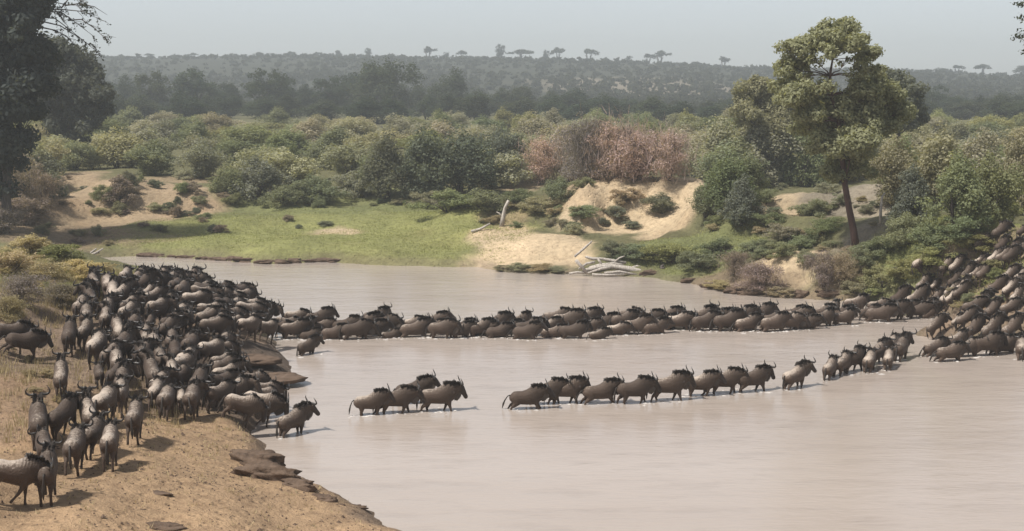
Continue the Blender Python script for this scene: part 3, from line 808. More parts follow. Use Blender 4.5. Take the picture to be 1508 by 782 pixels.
tag(t, 'tall leaning tree with bare red-brown trunk and high olive crown beside the right bank', 'tree')
# a broad tree behind it
b1 = gp(1150, 268); bY = 150.0; b1 = Vector(((1140 - 754) / F_PX * bY, bY, hz((1140 - 754) / F_PX * bY, bY)))
tr = [b1 + Vector((0, 0, -.2)), b1 + Vector((.1, 0, 2.5)), b1 + Vector((.4, 0, 5.0)), b1 + Vector((.5, 0, 7.5))]
t = big_tree('spreading_tree', b1, tr, [.3, .25, .2, .1], clumps_px([(1112, 128, 24), (1098, 148, 22), (1135, 140, 26), (1165, 128, 24), (1120, 165, 28), (1155, 165, 28), (1100, 172, 22), (1140, 190, 30), (1180, 170, 26), (1165, 195, 28), (1115, 195, 26)], bY, 5, 2.5), (0.28, 0.275, 0.165), M_BARK, leaf=0.14, dens=50, seed=13)
tag(t, 'broad olive tree behind the tall leaning tree, on its left side', 'tree')
b1 = Vector(((1325 - 754) / F_PX * 152, 152, hz((1325 - 754) / F_PX * 152, 152)))
tr = [b1 + Vector((0, 0, -.2)), b1 + Vector((.1, 0, 2.5)), b1 + Vector((-.3, 0, 5.0)), b1 + Vector((-.3, 0, 7.5))]
t = big_tree('spreading_tree', b1, tr, [.3, .25, .2, .1], clumps_px([(1300, 112, 22), (1325, 125, 24), (1340, 142, 22), (1310, 145, 26), (1290, 135, 22), (1335, 162, 22), (1305, 172, 28), (1285, 165, 24), (1320, 185, 28), (1350, 175, 18)], 152, 6, 2.5), (0.15, 0.16, 0.12), M_BARK, leaf=0.18, dens=24, seed=14)
tag(t, 'dark round tree behind the tall leaning tree, on its right side', 'tree')
# left edge: tall dark tree, lower one beside it
LY = 118.0
b2 = Vector(((5 - 754) / F_PX * LY, LY, hz((5 - 754) / F_PX * LY, LY)))
tr = [b2 + Vector((0, 0, -.2)), b2 + Vector((.2, 0, 3)), b2 + Vector((.4, 0, 6.5)), b2 + Vector((.5, 0, 10)), b2 + Vector((.4, 0, 14))]
cl = [(20, 15, 44), (45, 5, 36), (10, 60, 48), (42, 45, 30), (45, 85, 36), (15, 110, 48), (40, 135, 40), (-30, 40, 55), (-35, 110, 55), (10, -30, 50), (45, -25, 34), (12, 160, 44), (45, 170, 34), (-30, 180, 46), (15, 205, 40), (0, 232, 36), (-25, 262, 40), (50, 20, 22), (30, 100, 40)]
t = big_tree('dark_tree', b2, tr, [.45, .4, .32, .22, .1], clumps_px(cl, LY, 7, 2.0), (0.075, 0.085, 0.078), M_BARK, leaf=0.22, dens=26, seed=15)
tag(t, 'tall dense dark tree at the left edge reaching above the frame', 'tree')
# thin hanging branches of it against the sky
rb = random.Random(8); mb = MB(); lf = []
rs = np.random.RandomState(9)
for sx, sy, ex, ey in ((55, 20, 118, 8), (60, 15, 150, 30), (62, 18, 140, 55), (58, 25, 125, 62), (56, 30, 150, 82), (95, 8, 158, 22), (90, 12, 130, 2), (60, 40, 115, 70), (100, 30, 158, 60), (62, 10, 105, 45)):
    a, e = at_y(sx, sy, LY - 1), at_y(ex, ey, LY - 1 + rb.uniform(-1, 1))
    m1 = a.lerp(e, .35) + Vector((0, 0, rb.uniform(.3, .8))); m2 = a.lerp(e, .7) + Vector((0, 0, rb.uniform(.2, .5)))
    pts = [a, m1, m2, e]
    mb.tube([p - b2 for p in pts], [.07, .05, .035, .012], seg=5)
    for k in range(10):
        t_ = rb.uniform(.25, 1); i = min(int(t_ * 3), 2); s = pts[i].lerp(pts[i + 1], t_ * 3 - i)
        q = s + Vector((rb.uniform(.1, .9), rb.uniform(-.6, .6), rb.uniform(-1.1, .2)))
        mb.tube([s - b2, s.lerp(q, .5) + Vector((0, 0, .1)) - b2, q - b2], [.025, .018, .008], seg=4)
        for j in range(7):
            c = s.lerp(q, rb.uniform(.3, 1.05)) - b2
            lf.append((c.x + rb.uniform(-.1, .1), c.y + rb.uniform(-.1, .1), c.z + rb.uniform(-.1, .1)))
link(bpy.data.objects.new('branch', mb.mesh('branch', M_BARK)), t)
lf = np.array(lf)
o = bpy.data.objects.new('hanging_leaves', mesh_polys('hanging_leaves', leaf_quads(rs, lf, rng_dirs(rs, len(lf)), .10), M_LEAF)); o.color = (.05, .055, .04, 1); link(o, t)
LY2 = 178.0
b3 = Vector(((105 - 754) / F_PX * LY2, LY2, hz((105 - 754) / F_PX * LY2, LY2)))
tr = [b3 + Vector((0, 0, -.2)), b3 + Vector((.1, 0, 3)), b3 + Vector((-.2, 0, 6)), b3 + Vector((-.2, 0, 10))]
t = big_tree('grey_tree', b3, tr, [.35, .3, .22, .1], clumps_px([(85, 72, 24), (105, 85, 24), (70, 90, 26), (125, 100, 24), (95, 110, 30), (140, 122, 20), (120, 130, 28), (80, 130, 30), (135, 150, 24), (105, 155, 30), (75, 165, 28), (68, 105, 28), (60, 125, 30), (125, 115, 26), (145, 140, 22), (95, 90, 26), (110, 140, 32), (85, 150, 30), (130, 168, 26), (100, 185, 26), (78, 190, 26), (125, 187, 22), (105, 208, 22)], LY2, 8, 2.5), (0.115, 0.122, 0.10), M_BARK, leaf=0.2, dens=22, seed=16)
tag(t, 'lower grey-green tree right beside the tall dark edge tree', 'tree')
# a tree that stands just outside the right edge, its thin branches reach into the corner
RY = 74.0
b4 = Vector((30.6, RY, hz(30.6, RY)))
tr = [b4 + Vector((0, 0, -.2)), b4 + Vector((.3, 0, 4)), b4 + Vector((.2, 0, 8)), b4 + Vector((0, 0, 12)), b4 + Vector((-.2, 0, 15))]
t = big_tree('corner_tree', b4, tr, [.25, .22, .16, .10, .05], clumps_px([(1535, 20, 30, .5), (1540, 60, 30, .5), (1530, 95, 24, .4), (1560, 30, 40, .8), (1515, 10, 14, .25), (1512, 50, 14, .25), (1510, 78, 12, .22), (1508, 30, 14, .22), (1502, 55, 10, .2), (1500, 8, 10, .2)], RY, 9, 1.2), (0.060, 0.070, 0.045), M_BARK, leaf=0.085, dens=55, seed=17, limb_r=.05)
tag(t, 'thin-leaved branches reaching into the upper right corner from a tree outside', 'tree')

# labels of the plants, row by row, counted from the left
ROWS = {'bank': ('in the line of bushes behind the green meadow', 'bushes behind the meadow'),
        'cliff': ('on or below the sandy cliff', 'bushes about the sandy cliff'),
        'brown': ('in the bare brown thicket on top of the cliff', 'brown thicket bushes'),
        'right': ('in the bush bank around the tall leaning tree', 'bushes around the leaning tree'),
        'shrub': ('on the right bank slope under the tall tree', 'low shrubs of the right bank'),
        'left': ('on the left bank above the herd', 'shrubs of the left bank'), 
        'scatter0': ('small on the sandy slope left of the meadow', 'scattered shrubs of the far bank'), 'scatter1': ('small on the face of the sand cliff', 'scattered shrubs of the far bank'), 'scatter2': ('small on the pale earth round the leaning trunk', 'scattered shrubs of the far bank'), 'scatter3': ('small below the leaning trunk, toward the water', 'scattered shrubs of the far bank'),
        'scatter4': ('small above the pale beach', 'scattered shrubs of the far bank'), 'scatter5': ('small on the right bank among running animals', 'scattered shrubs of the far bank'), 'scatter6': ('small at the upper left end of the water', 'scattered shrubs of the far bank'), 'scatter7': ('small along the back of the green meadow', 'scattered shrubs of the far bank'), 'scatter8': ('small and dry on the near left bank', 'dry shrubs of the left bank'), 'scatter9': ('small and dry on the trampled left edge', 'dry shrubs of the left bank'),
        'thicket0': ('in the nearest row of the olive thicket', 'olive thicket'), 'thicket1': ('in the second row of the olive thicket', 'olive thicket'),
        'thicket2': ('in the third row of the olive thicket', 'olive thicket'), 'thicket3': ('in the fourth row of the olive thicket', 'olive thicket'),
        'thicket4': ('in the fifth row of the olive thicket', 'olive thicket'), 'thicket5': ('in the farthest row of the olive thicket', 'olive thicket'),
        'treeline': ('in the dark tree line below the hill', 'dark tree line'), 'treefront': ('low in front of the dark tree line', 'low trees before the tree line'),
        'skyline': ('on the skyline of the hill', 'trees on the hill skyline')}
def tone(c):
    r, g, b = c[:3]
    if r > g * 1.12: return 'brown'
    if max(r, g) < 0.2: return 'dark green'
    if g > r * 1.03: return 'green'
    return 'olive'
for key, (where, grp) in ROWS.items():
    lst = sorted([r for r, k in PLANTS if k == key], key=lambda r: to_px(r.location)[0])
    for i, r in enumerate(lst):
        tn = tone(r.children[0].color) if key.startswith('scatter') or key in ('bank', 'cliff', 'right', 'shrub', 'left') else {'brown': 'twiggy', 'treeline': 'tall', 'treefront': 'rounded', 'skyline': 'lone'}.get(key, 'rounded')
        kind = 'tree' if 'tree' in r.name else r.name.split('.')[0]
        tag(r, '%s %s %s, %s from left' % (tn, kind, where, nth(i)), kind, grp)

# grass of the meadow and the slopes
def grass():
    rs = np.random.RandomState(31); qs = []; spots = []
    for px, py, rx, ry, n in ((480, 350, 17, 20, 5200), (300, 345, 9, 12, 1500), (640, 345, 9, 16, 2200), (690, 320, 7, 10, 900), (1010, 385, 6, 6, 1500), (1320, 405, 5, 5, 1500), (1390, 385, 4.5, 4.5, 1200), (1460, 350, 5, 6, 1000), (90, 385, 5, 8, 1500), (130, 405, 4, 5, 700), (30, 380, 6, 8, 1000), (1430, 430, 3, 4, 500)):
        p = gp(px, py)
        a = rs.uniform(0, 6.283, n); r = np.sqrt(rs.uniform(0, 1, n))
        spots.append(np.stack([p.x + np.cos(a) * r * rx, p.y + np.sin(a) * r * ry], 1))
    s = np.concatenate(spots)
    keep = (river_sd(s[:, 0], s[:, 1]) > 0.8)
    s = s[keep]; z = hgrid(s[:, 0], s[:, 1])
    for k in range(6):
        n = len(s)
        b = np.stack([s[:, 0] + rs.normal(size=n) * .28, s[:, 1] + rs.normal(size=n) * .28, z - .02], 1)
        a = rs.uniform(0, 6.283, n); w = np.stack([np.cos(a), np.sin(a), 0 * a], 1) * rs.uniform(.012, .03, (n, 1))
        tip = b + np.stack([rs.normal(size=n) * .08, rs.normal(size=n) * .08, rs.uniform(.04, .13, n)], 1)
        qs.append(np.stack([b - w, b + w, tip + w * .2, tip - w * .2], 1))
    o = link(bpy.data.objects.new('grass', mesh_polys('grass', np.concatenate(qs), M_GRASS))); o.color = (.26, .265, .10, 1)
    tag(o, 'short green grass on the meadow and the river slopes', 'grass', None, 'stuff')
grass()

# ------------------------------------------------------------------ mud, driftwood, clods
def lump(name, p, sx, sy, sz, rot, mat, seed, label, cat='mud clod', group=None, flat=0.35, rough=0.55):
    rs = np.random.RandomState(seed)
    nu, nv = 30, 13
    V = [(0, 0, 1.0)]; 
    for j in range(1, nv):
        th = math.pi * 0.62 * j / (nv - 1)
        for i in range(nu):
            a = 2 * math.pi * i / nu
            V.append((math.sin(th) ** 0.6 * math.cos(a), math.sin(th) ** 0.6 * math.sin(a), math.cos(th)))
    V = np.array(V)
    k = 1 + rough * fbm(V[:, 0] * 2.3 + seed, V[:, 1] * 2.3 + V[:, 2] * 2.6, seed, 4)[:, None]
    V = V * k; V[:, 2] = np.where(V[:, 2] > flat, flat + (V[:, 2] - flat) * .45, V[:, 2])
    F = [(0, 1 + i, 1 + (i + 1) % nu) for i in range(nu)]
    for j in range(nv - 2):
        for i in range(nu):
            a = 1 + j * nu + i; b = 1 + j * nu + (i + 1) % nu
            F.append((a, a + nu, b + nu, b))
    o = link(bpy.data.objects.new(name, mesh_from(name, V * (sx, sy, sz), F, mat, True)))
    o.location = (p[0], p[1], p[2]); o.rotation_euler = (0, 0, rot)
    tag(o, label, cat, group)
    return o
for i, (px, py, w, d, h, rot, lab) in enumerate([
        (378, 684, 1.0, .6, .75, -.35, 'dark mud ledge on the shore under the first wading wildebeest, upper of two'),
        (394, 704, 1.1, .55, .7, -.32, 'dark mud ledge on the shore, lower and longer of two'),
        (438, 716, .6, .36, .36, -.5, 'low crumbling mud block on the shore below the two ledges'),
        (478, 736, .5, .3, .28, -.5, 'small mud block further down the near shore'),
        (524, 745, .34, .2, .13, -.2, 'dark clod lying in the water just off the near shore'),
        (500, 743, .14, .1, .09, 0, 'tiny dark clod between the shore and the clod in the water'),
        (240, 780, .62, .34, .30, .1, 'dark grassy clod at the bottom edge of the dirt bank'),
        (205, 753, .20, .14, .10, .1, 'small dark clod on the dirt above the grassy clod'),
        (232, 726, .42, .2, .12, -.5, 'flat dark clod in the middle of the dirt bank'),
        (270, 693, .26, .1, .07, -.3, 'short dark sliver of earth on the pale dirt'),
        (400, 556, 1.5, 1.2, .28, .1, 'muddy point reaching into the river between the two crossings'),
        (352, 585, 1.4, .9, .26, .2, 'low mud hump at the foot of the muddy point'),
        (355, 530, 1.8, 1.1, .3, .1, 'dark mud hump between the mound and the muddy point')]):
    p = gp(px, py)
    lump('mud_clod', (p.x, p.y, max(p.z, 0) - 0.06), w, d, h, rot, M_MUD, 200 + i, lab, rough=.25 if i > 9 else .55)
# broken mud edge along the far meadow
for i, px in enumerate(range(212, 500, 22)):
    y = np.interp(px, [200, 300, 400, 480, 560], [378, 382, 389, 386, 391]) - 1
    p = gp(px + RND.uniform(-5, 5), y)
    lump('shore_rock', (p.x, p.y + .3, max(p.z, 0) - .1), RND.uniform(.7, 1.3), RND.uniform(.4, .7), RND.uniform(.3, .5), RND.uniform(-.3, .3), M_MUD, 300 + i,
         'dark rock on the water edge of the green meadow, %s from left' % nth(i), 'rock', 'rocks along the meadow shore')
for i, (px, py) in enumerate([(1020, 415), (1052, 425), (1085, 430), (1180, 437), (1225, 440), (960, 405), (1110, 434)]):
    p = gp(px, py - 2)
    lump('shore_rock', (p.x, p.y + .2, max(p.z, 0) - .1), RND.uniform(.5, 1.0), RND.uniform(.4, .6), RND.uniform(.3, .5), RND.uniform(-.3, .3), M_MUD, 340 + i,
         'dark rock on the far shore right of the driftwood, %s placed' % nth(sorted([1020, 1052, 1085, 1180, 1225, 960, 1110]).index(px)), 'rock', 'rocks along the right far shore')

def wood(name, label, polys, cat, y_ref, sub=('branch',)):
    root = empty(name, y_ref)
    for i, (pts, r0, r1, nm) in enumerate(polys):
        pts = [Vector(p) - Vector(y_ref) for p in pts]
        n = len(pts)
        mb = MB().tube(pts, [(r0 + (r1 - r0) * k / (n - 1)) * (1.3 if cat == 'driftwood' else 0.85) * rd for k, rd in zip(range(n), (1, 1.12, .93, 1.1, .96, 1.05))], seg=8)
        link(bpy.data.objects.new(nm, mb.mesh(nm, M_DRIFT)), root)
    tag(root, label, cat)
    return root
g = gp(915, 403); gY = g.y
def dw(l, dy=0.0): return [tuple(at_y(x, y, gY + dy)) for x, y in l]
w = wood('driftwood', 'bleached fallen tree with bare branches lying on the far shore', [
    (dw([(858, 399), (880, 394), (900, 392), (925, 396), (950, 402), (968, 405)]), .10, .20, 'trunk'),
    (dw([(862, 378), (872, 381), (885, 381), (902, 384), (922, 387)], .5), .07, .10, 'branch'),
    (dw([(848, 383), (855, 391), (866, 403)], -.4), .10, .07, 'branch'),
    (dw([(866, 402), (885, 396), (902, 393)], -.5), .05, .09, 'branch'),
    (dw([(838, 403), (850, 401), (866, 402)], -.3), .07, .06, 'branch'),
    (dw([(880, 381), (884, 386), (888, 393)], .2), .05, .07, 'branch'),
    (dw([(846, 378), (860, 366), (872, 355)], .8), .07, .05, 'branch'),
    (dw([(925, 396), (938, 392), (948, 394)], .3), .08, .05, 'branch'),
    (dw([(868, 394), (884, 390), (904, 388), (918, 391)], .2), .07, .09, 'branch'), (dw([(890, 402), (912, 400), (940, 405)], -.5), .08, .06, 'branch'),
    (dw([(852, 396), (864, 388), (876, 386)], .3), .05, .08, 'branch'), (dw([(905, 386), (912, 380), (920, 377)], .4), .06, .03, 'branch'), (dw([(872, 404), (895, 405), (920, 404)], -.7), .06, .05, 'branch')], 'driftwood', tuple(g))
rs = np.random.RandomState(4); V = MB()
rp = Vector(at_y(972, 398, gY)) - g
for k in range(16):
    d = Vector(rng_dirs(rs, 1)[0]) * rs.uniform(.4, .8)
    d.x = d.x * .6 + .15
    V.tube([rp - d * .2, rp + d * .5, rp + d + Vector((0, 0, -.05))], [.22, .14, .05], seg=6)
link(bpy.data.objects.new('root_ball', V.mesh('root_ball', M_BARK)), w)
g = gp(742, 334)
wood('dead_stump', 'pale dead stump standing upright above the sandy beach', [([tuple(at_y(x, y, g.y)) for x, y in ((738, 336), (741, 320), (744, 305), (749, 295))], .24, .13, 'trunk'), ([tuple(at_y(x, y, g.y)) for x, y in ((741, 322), (735, 314), (731, 312))], .09, .04, 'branch')], 'stump', tuple(g))
g = gp(712, 340)
wood('driftwood', 'short bleached stick lying left of the sandy beach', [([tuple(at_y(x, y, g.y)) for x, y in ((694, 341), (708, 337), (722, 329))], .09, .06, 'stick')], 'driftwood', tuple(g))
g = gp(140, 374)
wood('driftwood', 'two pale sticks at the upper left end of the water', [([tuple(at_y(x, y, g.y)) for x, y in ((122, 375), (133, 373), (142, 366))], .08, .05, 'stick'), ([tuple(at_y(x, y, g.y - .6)) for x, y in ((126, 378), (140, 373), (152, 366))], .08, .05, 'stick')], 'driftwood', tuple(g))
g = gp(1222, 440)
wood('dead_stump', 'small pale stump between the far column and the dry shrubs', [([tuple(at_y(x, y, g.y)) for x, y in ((1226, 442), (1229, 436), (1228, 430))], .12, .09, 'trunk')], 'stump', tuple(g))
g = gp(1305, 330)
wood('dead_stump', 'pale broken snag on the bare earth right of the leaning tree', [([tuple(at_y(x, y, g.y)) for x, y in ((1296, 330), (1297, 310), (1299, 290), (1303, 284))], .12, .08, 'trunk')], 'stump', tuple(g))

# ------------------------------------------------------------------ wildebeest
def leg_front(y, a1, bend, lift=0.0):
    S, E = Vector((.44, y, .86)), Vector((.42 + .10 * math.sin(a1), y * 1.02, .62))
    K = E + Vector((math.sin(a1) * .27, 0, -math.cos(a1) * .27))
    a2 = a1 - bend
    Ft = K + Vector((math.sin(a2) * .26, 0, -math.cos(a2) * .26))
    a3 = a2 - bend * .4
    Hf = Ft + Vector((math.sin(a3) * .09 + .025, 0, -math.cos(a3) * .085))
    pts = [S, E, E.lerp(K, .55), K, K.lerp(Ft, .5), Ft, Hf]
    return pts, [.10, .085, .060, .052, .040, .044, .050], [.16, .125, .075, .056, .042, .046, .060]
def leg_hind(y, a1, bend, lift=0.0):
    S, E = Vector((-.56, y * .9, .86)), Vector((-.46 + .12 * math.sin(a1), y, .64))
    k1 = R(38) - a1
    K = E + Vector((-math.sin(k1) * .31, 0, -math.cos(k1) * .31))
    a2 = a1 * .9 + R(4) - bend
    Ft = K + Vector((math.sin(a2) * .30, 0, -math.cos(a2) * .30))
    Hf = Ft + Vector((.03 + math.sin(a2) * .08, 0, -.085))
    pts = [S, E, E.lerp(K, .55), K, K.lerp(Ft, .5), Ft, Hf]
    return pts, [.15, .125, .080, .056, .042, .045, .052], [.24, .18, .10, .064, .045, .048, .062]

def solid(mb, tris, voxel=0.024, smooth=5):
    ob = bpy.data.objects.new('tmp', mb.mesh('tmp', None)); COL.objects.link(ob)
    md = ob.modifiers.new('r', 'REMESH'); md.mode = 'VOXEL'; md.voxel_size = voxel
    sm = ob.modifiers.new('s', 'SMOOTH'); sm.factor = 0.5; sm.iterations = smooth
    dg = bpy.context.evaluated_depsgraph_get()
    n = len(ob.evaluated_get(dg).data.polygons)
    dc = ob.modifiers.new('d', 'DECIMATE'); dc.ratio = min(1.0, tris / (2.0 * max(n, 1)))
    dg = bpy.context.evaluated_depsgraph_get()
    me = bpy.data.meshes.new_from_object(ob.evaluated_get(dg))
    bpy.data.objects.remove(ob)
    me.polygons.foreach_set('use_smooth', [True] * len(me.polygons))
    return me

def wildebeest(pose):
    """pose: neck rise, head drop angle, legs, tail swing -> shared meshes"""
    nz, hd, legs, tail, yaw = pose['neck'], R(pose['head']), pose['legs'], pose['tail'], R(pose.get('yaw', 0))
    mb = MB()
    sec = [(-.84, .95, .08, .07), (-.80, .92, .17, .16), (-.68, .885, .26, .24), (-.48, .87, .29, .265), (-.22, .86, .30, .262), (.05, .885, .345, .27), (.25, .935, .40, .27), (.42, .975, .42, .25), (.56, .98, .36, .21), (.70, .975, .26, .15), (.78, .97, .13, .08)]
    mb.tube([(x, 0, z) for x, z, h, w_ in sec], [s[3] for s in sec], [s[2] for s in sec], seg=14)
    def yw(p, x0=.45):       # swing neck and head sideways about the shoulder
        k = min(max((p[0] - x0) / .5, 0), 1) * yaw
        dx = p[0] - x0
        return Vector((x0 + dx * math.cos(k) - p[1] * math.sin(k), p[1] * math.cos(k) + dx * math.sin(k), p[2]))
    poll = Vector((.97, 0, 1.23 + nz)); n1 = Vector((.74, 0, 1.14 + nz * .55))
    mb.tube([(.40, 0, 1.05), yw((.58, 0, 1.09 + nz * .25)), yw(n1), yw((.88, 0, 1.18 + nz * .8)), yw(poll)], [.22, .185, .15, .13, .10], [.33, .30, .25, .20, .13], seg=12)
    hd_dir = Vector((math.cos(hd), 0, -math.sin(hd)))
    hp = [poll + Vector((-.03, 0, .03)), poll + hd_dir * .11, poll + hd_dir * .27, poll + hd_dir * .43, poll + hd_dir * .54, poll + hd_dir * .62]
    mb.tube([yw(p) for p in hp], [.11, .122, .098, .084, .094, .065], [.135, .155, .135, .108, .105, .065], seg=12)
    for s in (-1, 1):        # ears
        e0 = poll + Vector((.0, s * .08, .02))
        mb.tube([yw(e0), yw(e0 + Vector((-.02, s * .10, .0))), yw(e0 + Vector((-.05, s * .19, -.05)))], [.028, .042, .014], [.026, .026, .012], seg=6)
    for i, (a, b_) in enumerate(legs):
        y = (.125, -.125, .135, -.135)[i]
        pts, ra, rb_ = (leg_front if i < 2 else leg_hind)(y, R(a), R(b_))
        mb.tube(pts, ra, rb_, seg=9)
    body = solid(mb, 2600)
    zmin = min(v.co.z for v in body.vertices)
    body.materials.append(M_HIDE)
    horns = []
    for s in (-1, 1):
        hpnt = [(.03, .05, .07), (.06, .15, .075), (.075, .25, .07), (.07, .325, .12), (.03, .345, .21), (-.01, .315, .30), (-.03, .265, .365)]
        horns.append(MB().tube([yw(poll + Vector((x, s * y, z))) for x, y, z in hpnt], [.060, .052, .042, .034, .026, .018, .006], seg=7, side=(1, 0, 0)).mesh('horn', M_HORN))
    rnd = random.Random(3)
    mv, mf = [], []
    for k in range(110):      # mane: upright and falling hair along the neck
        t_ = k / 109
        q = Vector((.30, 0, 1.355)).lerp(Vector((.72, 0, 1.375 + nz * .6)), t_ * 2) if t_ < .5 else Vector((.72, 0, 1.375 + nz * .6)).lerp(poll + Vector((0, 0, .09)), t_ * 2 - 1)
        for s in (-1, 1):
            b_ = len(mv); w_ = .035
            tip = q + Vector((-.08 + rnd.uniform(-.05, .05), s * rnd.uniform(.01, .16), rnd.uniform(-.16, .11)))
            for p in (q + Vector((-w_, s * .012, -.05)), q + Vector((w_, s * .012, -.05)), tip + Vector((w_ * .5, 0, .03)), tip + Vector((-w_ * .5, 0, -.02))): mv.append(yw(p))
            mf.append((b_, b_ + 1, b_ + 2, b_ + 3))
    mane = mesh_from('mane', mv, mf, M_HAIR)
    mv, mf = [], []
    for k in range(40):      # beard: long hair hanging from throat and neck
        t_ = k / 39
        q = (poll + hd_dir * .30 + Vector((-.06, 0, -.08))).lerp(Vector((.66, 0, .86 + nz * .2)), t_)
        for s in (-1, 0, 1):
            b_ = len(mv); w_ = .03
            ln = .06 + .13 * math.sin(t_ * 3.1) + rnd.uniform(-.03, .05)
            a_, c_ = q + Vector((0, s * .03, .14)), q + Vector((-.05, s * .035 + rnd.uniform(-.02, .02), -ln))
            for p in (a_ + Vector((-w_, 0, 0)), a_ + Vector((w_, 0, 0)), c_ + Vector((w_ * .4, 0, 0)), c_ - Vector((w_ * .4, 0, 0))): mv.append(yw(p))
            mf.append((b_, b_ + 1, b_ + 2, b_ + 3))
    beard = mesh_from('beard', mv, mf, M_BEARD)
    tb = Vector((-.83, 0, .98)); tx, ty = tail
    tm = MB().tube([tb, tb + Vector((-.07 - tx * .2, ty * .2, -.06 + tx * .05)), tb + Vector((-.10 - tx * .55, ty * .5, -.28 + tx * .15)), tb + Vector((-.10 - tx * .8, ty * .8, -.48 + tx * .25)), tb + Vector((-.09 - tx, ty, -.70 + tx * .35))], [.03, .024, .036, .050, .012], seg=6)
    tailm = tm.mesh('tail', M_HAIR)
    ms = [('horn', horns[0]), ('horn', horns[1]), ('mane', mane), ('beard', beard), ('tail', tailm)]
    if abs(zmin) > .004:
        for m_ in [body] + [m for _, m in ms]:
            m_.transform(Matrix.Translation((0, 0, -zmin)))
    return body, ms

POSES = {
    'stand': dict(neck=.0, head=62, legs=[(2, 0), (-3, 0), (0, 0), (-4, 0)], tail=(.02, .03)),
    'walk_a': dict(neck=-.03, head=58, legs=[(20, 4), (-18, 12), (-16, 6), (16, 0)], tail=(.08, -.05)),
    'walk_b': dict(neck=.03, head=60, legs=[(-20, 10), (18, 4), (18, 0), (-16, 8)], tail=(.05, .06), yaw=10),
    'alert': dict(neck=.16, head=48, legs=[(6, 0), (-8, 0), (8, 0), (-10, 0)], tail=(.03, 0), yaw=-16),
    'run': dict(neck=.05, head=46, legs=[(38, 6), (26, 40), (-30, 14), (-20, 8)], tail=(.30, .08)),
    'gather': dict(neck=.07, head=52, legs=[(-24, 30), (-10, 50), (30, -6), (22, 0)], tail=(.2, -.1)),
    'look': dict(neck=.10, head=52, legs=[(-8, 0), (10, 4), (-6, 0), (12, 0)], tail=(.04, .12), yaw=38),
    'turn': dict(neck=.04, head=56, legs=[(12, 2), (-6, 6), (-12, 4), (8, 0)], tail=(.10, -.12), yaw=-34),
    'plod': dict(neck=-.14, head=60, legs=[(-12, 6), (14, 2), (14, 0), (-10, 6)], tail=(.04, .02), yaw=-8),
    'plunge': dict(neck=.13, head=38, legs=[(30, 30), (44, 60), (-34, 6), (-26, 10)], tail=(.36, -.05), yaw=6),
    'graze': dict(neck=-.22, head=66, legs=[(8, 0), (-10, 4), (8, 0), (-8, 0)], tail=(.03, .05), yaw=14)}
PROT = {k: wildebeest(v) for k, v in POSES.items()}
BEASTS = []
WR = random.Random(21)
def beast(x, y, heading, pose, scale=1.0, key='', label=None, order=0, z=None, tilt=True, roll=0.0):
    """heading in degrees from +x (towards the right bank); feet follow the ground"""
    body, ms = PROT[pose]
    o = bpy.data.objects.new('wildebeest', body)
    link(o)
    h = R(heading + (16 if key in ('near', 'mound', 'middle') else 0))
    scale *= .96
    zz = hz(x, y) if z is None else z
    pit = 0.0
    if tilt:
        d = .6 * scale
        zf, zb = hz(x + math.cos(h) * d, y + math.sin(h) * d), hz(x - math.cos(h) * d, y - math.sin(h) * d)
        pit = max(-.42, min(.42, math.atan2(zf - zb, 2 * d)))
        if z is None: zz = (zf + zb) / 2
    o.location = (x, y, zz - .015)
    o.rotation_euler = (roll, -pit, h)
    o.scale = (scale * .93 * WR.uniform(.95, 1.05), scale * 1.1 * WR.uniform(.92, 1.08), scale * 1.04 * WR.uniform(.95, 1.05))
    for nm, m in ms:
        link(bpy.data.objects.new(nm, m), o)
    BEASTS.append([o, key, label])
    return o
def beast_px(px, py, heading, pose, scale=1.0, key='', label=None, **kw):
    p = gp(px, py) if kw.pop('ground', True) else at_z(px, py)
    return beast(p.x, p.y, heading, pose, scale, key, label, **kw)

# -- nearest animals on the dirt bank
for px, py, hd_, po, sc_, lab in [
        (6, 752, 8, 'walk_a', 1.0, 'dark wildebeest walking in from the left edge, only its front half in view'),
        (72, 738, 86, 'stand', 1.0, 'wildebeest seen from behind on the dirt, lowest in the picture, pale rump'),
        (112, 700, 80, 'walk_a', 1.0, 'wildebeest seen from behind, just above and right of the lowest one'),
        (66, 694, 96, 'graze', .92, 'half hidden wildebeest directly behind the lowest one'),
        (163, 690, 84, 'stand', 1.0, 'wildebeest with separated hind legs at the right edge of the near group'),
        (140, 676, 70, 'walk_b', .98, 'wildebeest squeezed between the two rear-facing ones of the near group'),
        (58, 655, 92, 'stand', 1.0, 'wildebeest seen from behind with bright rump, leftmost on the mid dirt bank'),
        (96, 652, 60, 'walk_b', 1.0, 'greyish wildebeest turned aside, right of the bright-rumped leftmost one'),
        (130, 645, 100, 'alert', .95, 'wildebeest facing away between the greyish one and the bank edge'),
        (200, 652, 80, 'walk_a', 1.0, 'wildebeest standing apart on the dirt right of the near group, pale rump'),
        (155, 628, 66, 'walk_a', 1.0, 'wildebeest behind the one standing apart, body turned right'),
        (178, 612, 80, 'stand', 1.0, 'wildebeest at the front edge of the dark herd above the dirt'),
        (92, 585, 88, 'walk_a', 1.0, 'long-legged wildebeest alone left of the dark herd, pale rump'),
        (28, 532, 20, 'run', 1.0, 'wildebeest trotting right across open ground at the left edge'),
        (8, 520, 25, 'walk_b', .95, 'wildebeest cut by the left edge behind the trotting one'),
        (104, 520, 84, 'stand', 1.0, 'wildebeest seen from behind, alone below the left bank bushes'),
        (128, 515, 70, 'walk_b', .95, 'wildebeest beside the lone one below the left bank bushes')]:
    beast_px(px, py, hd_, po, sc_, 'near', lab)

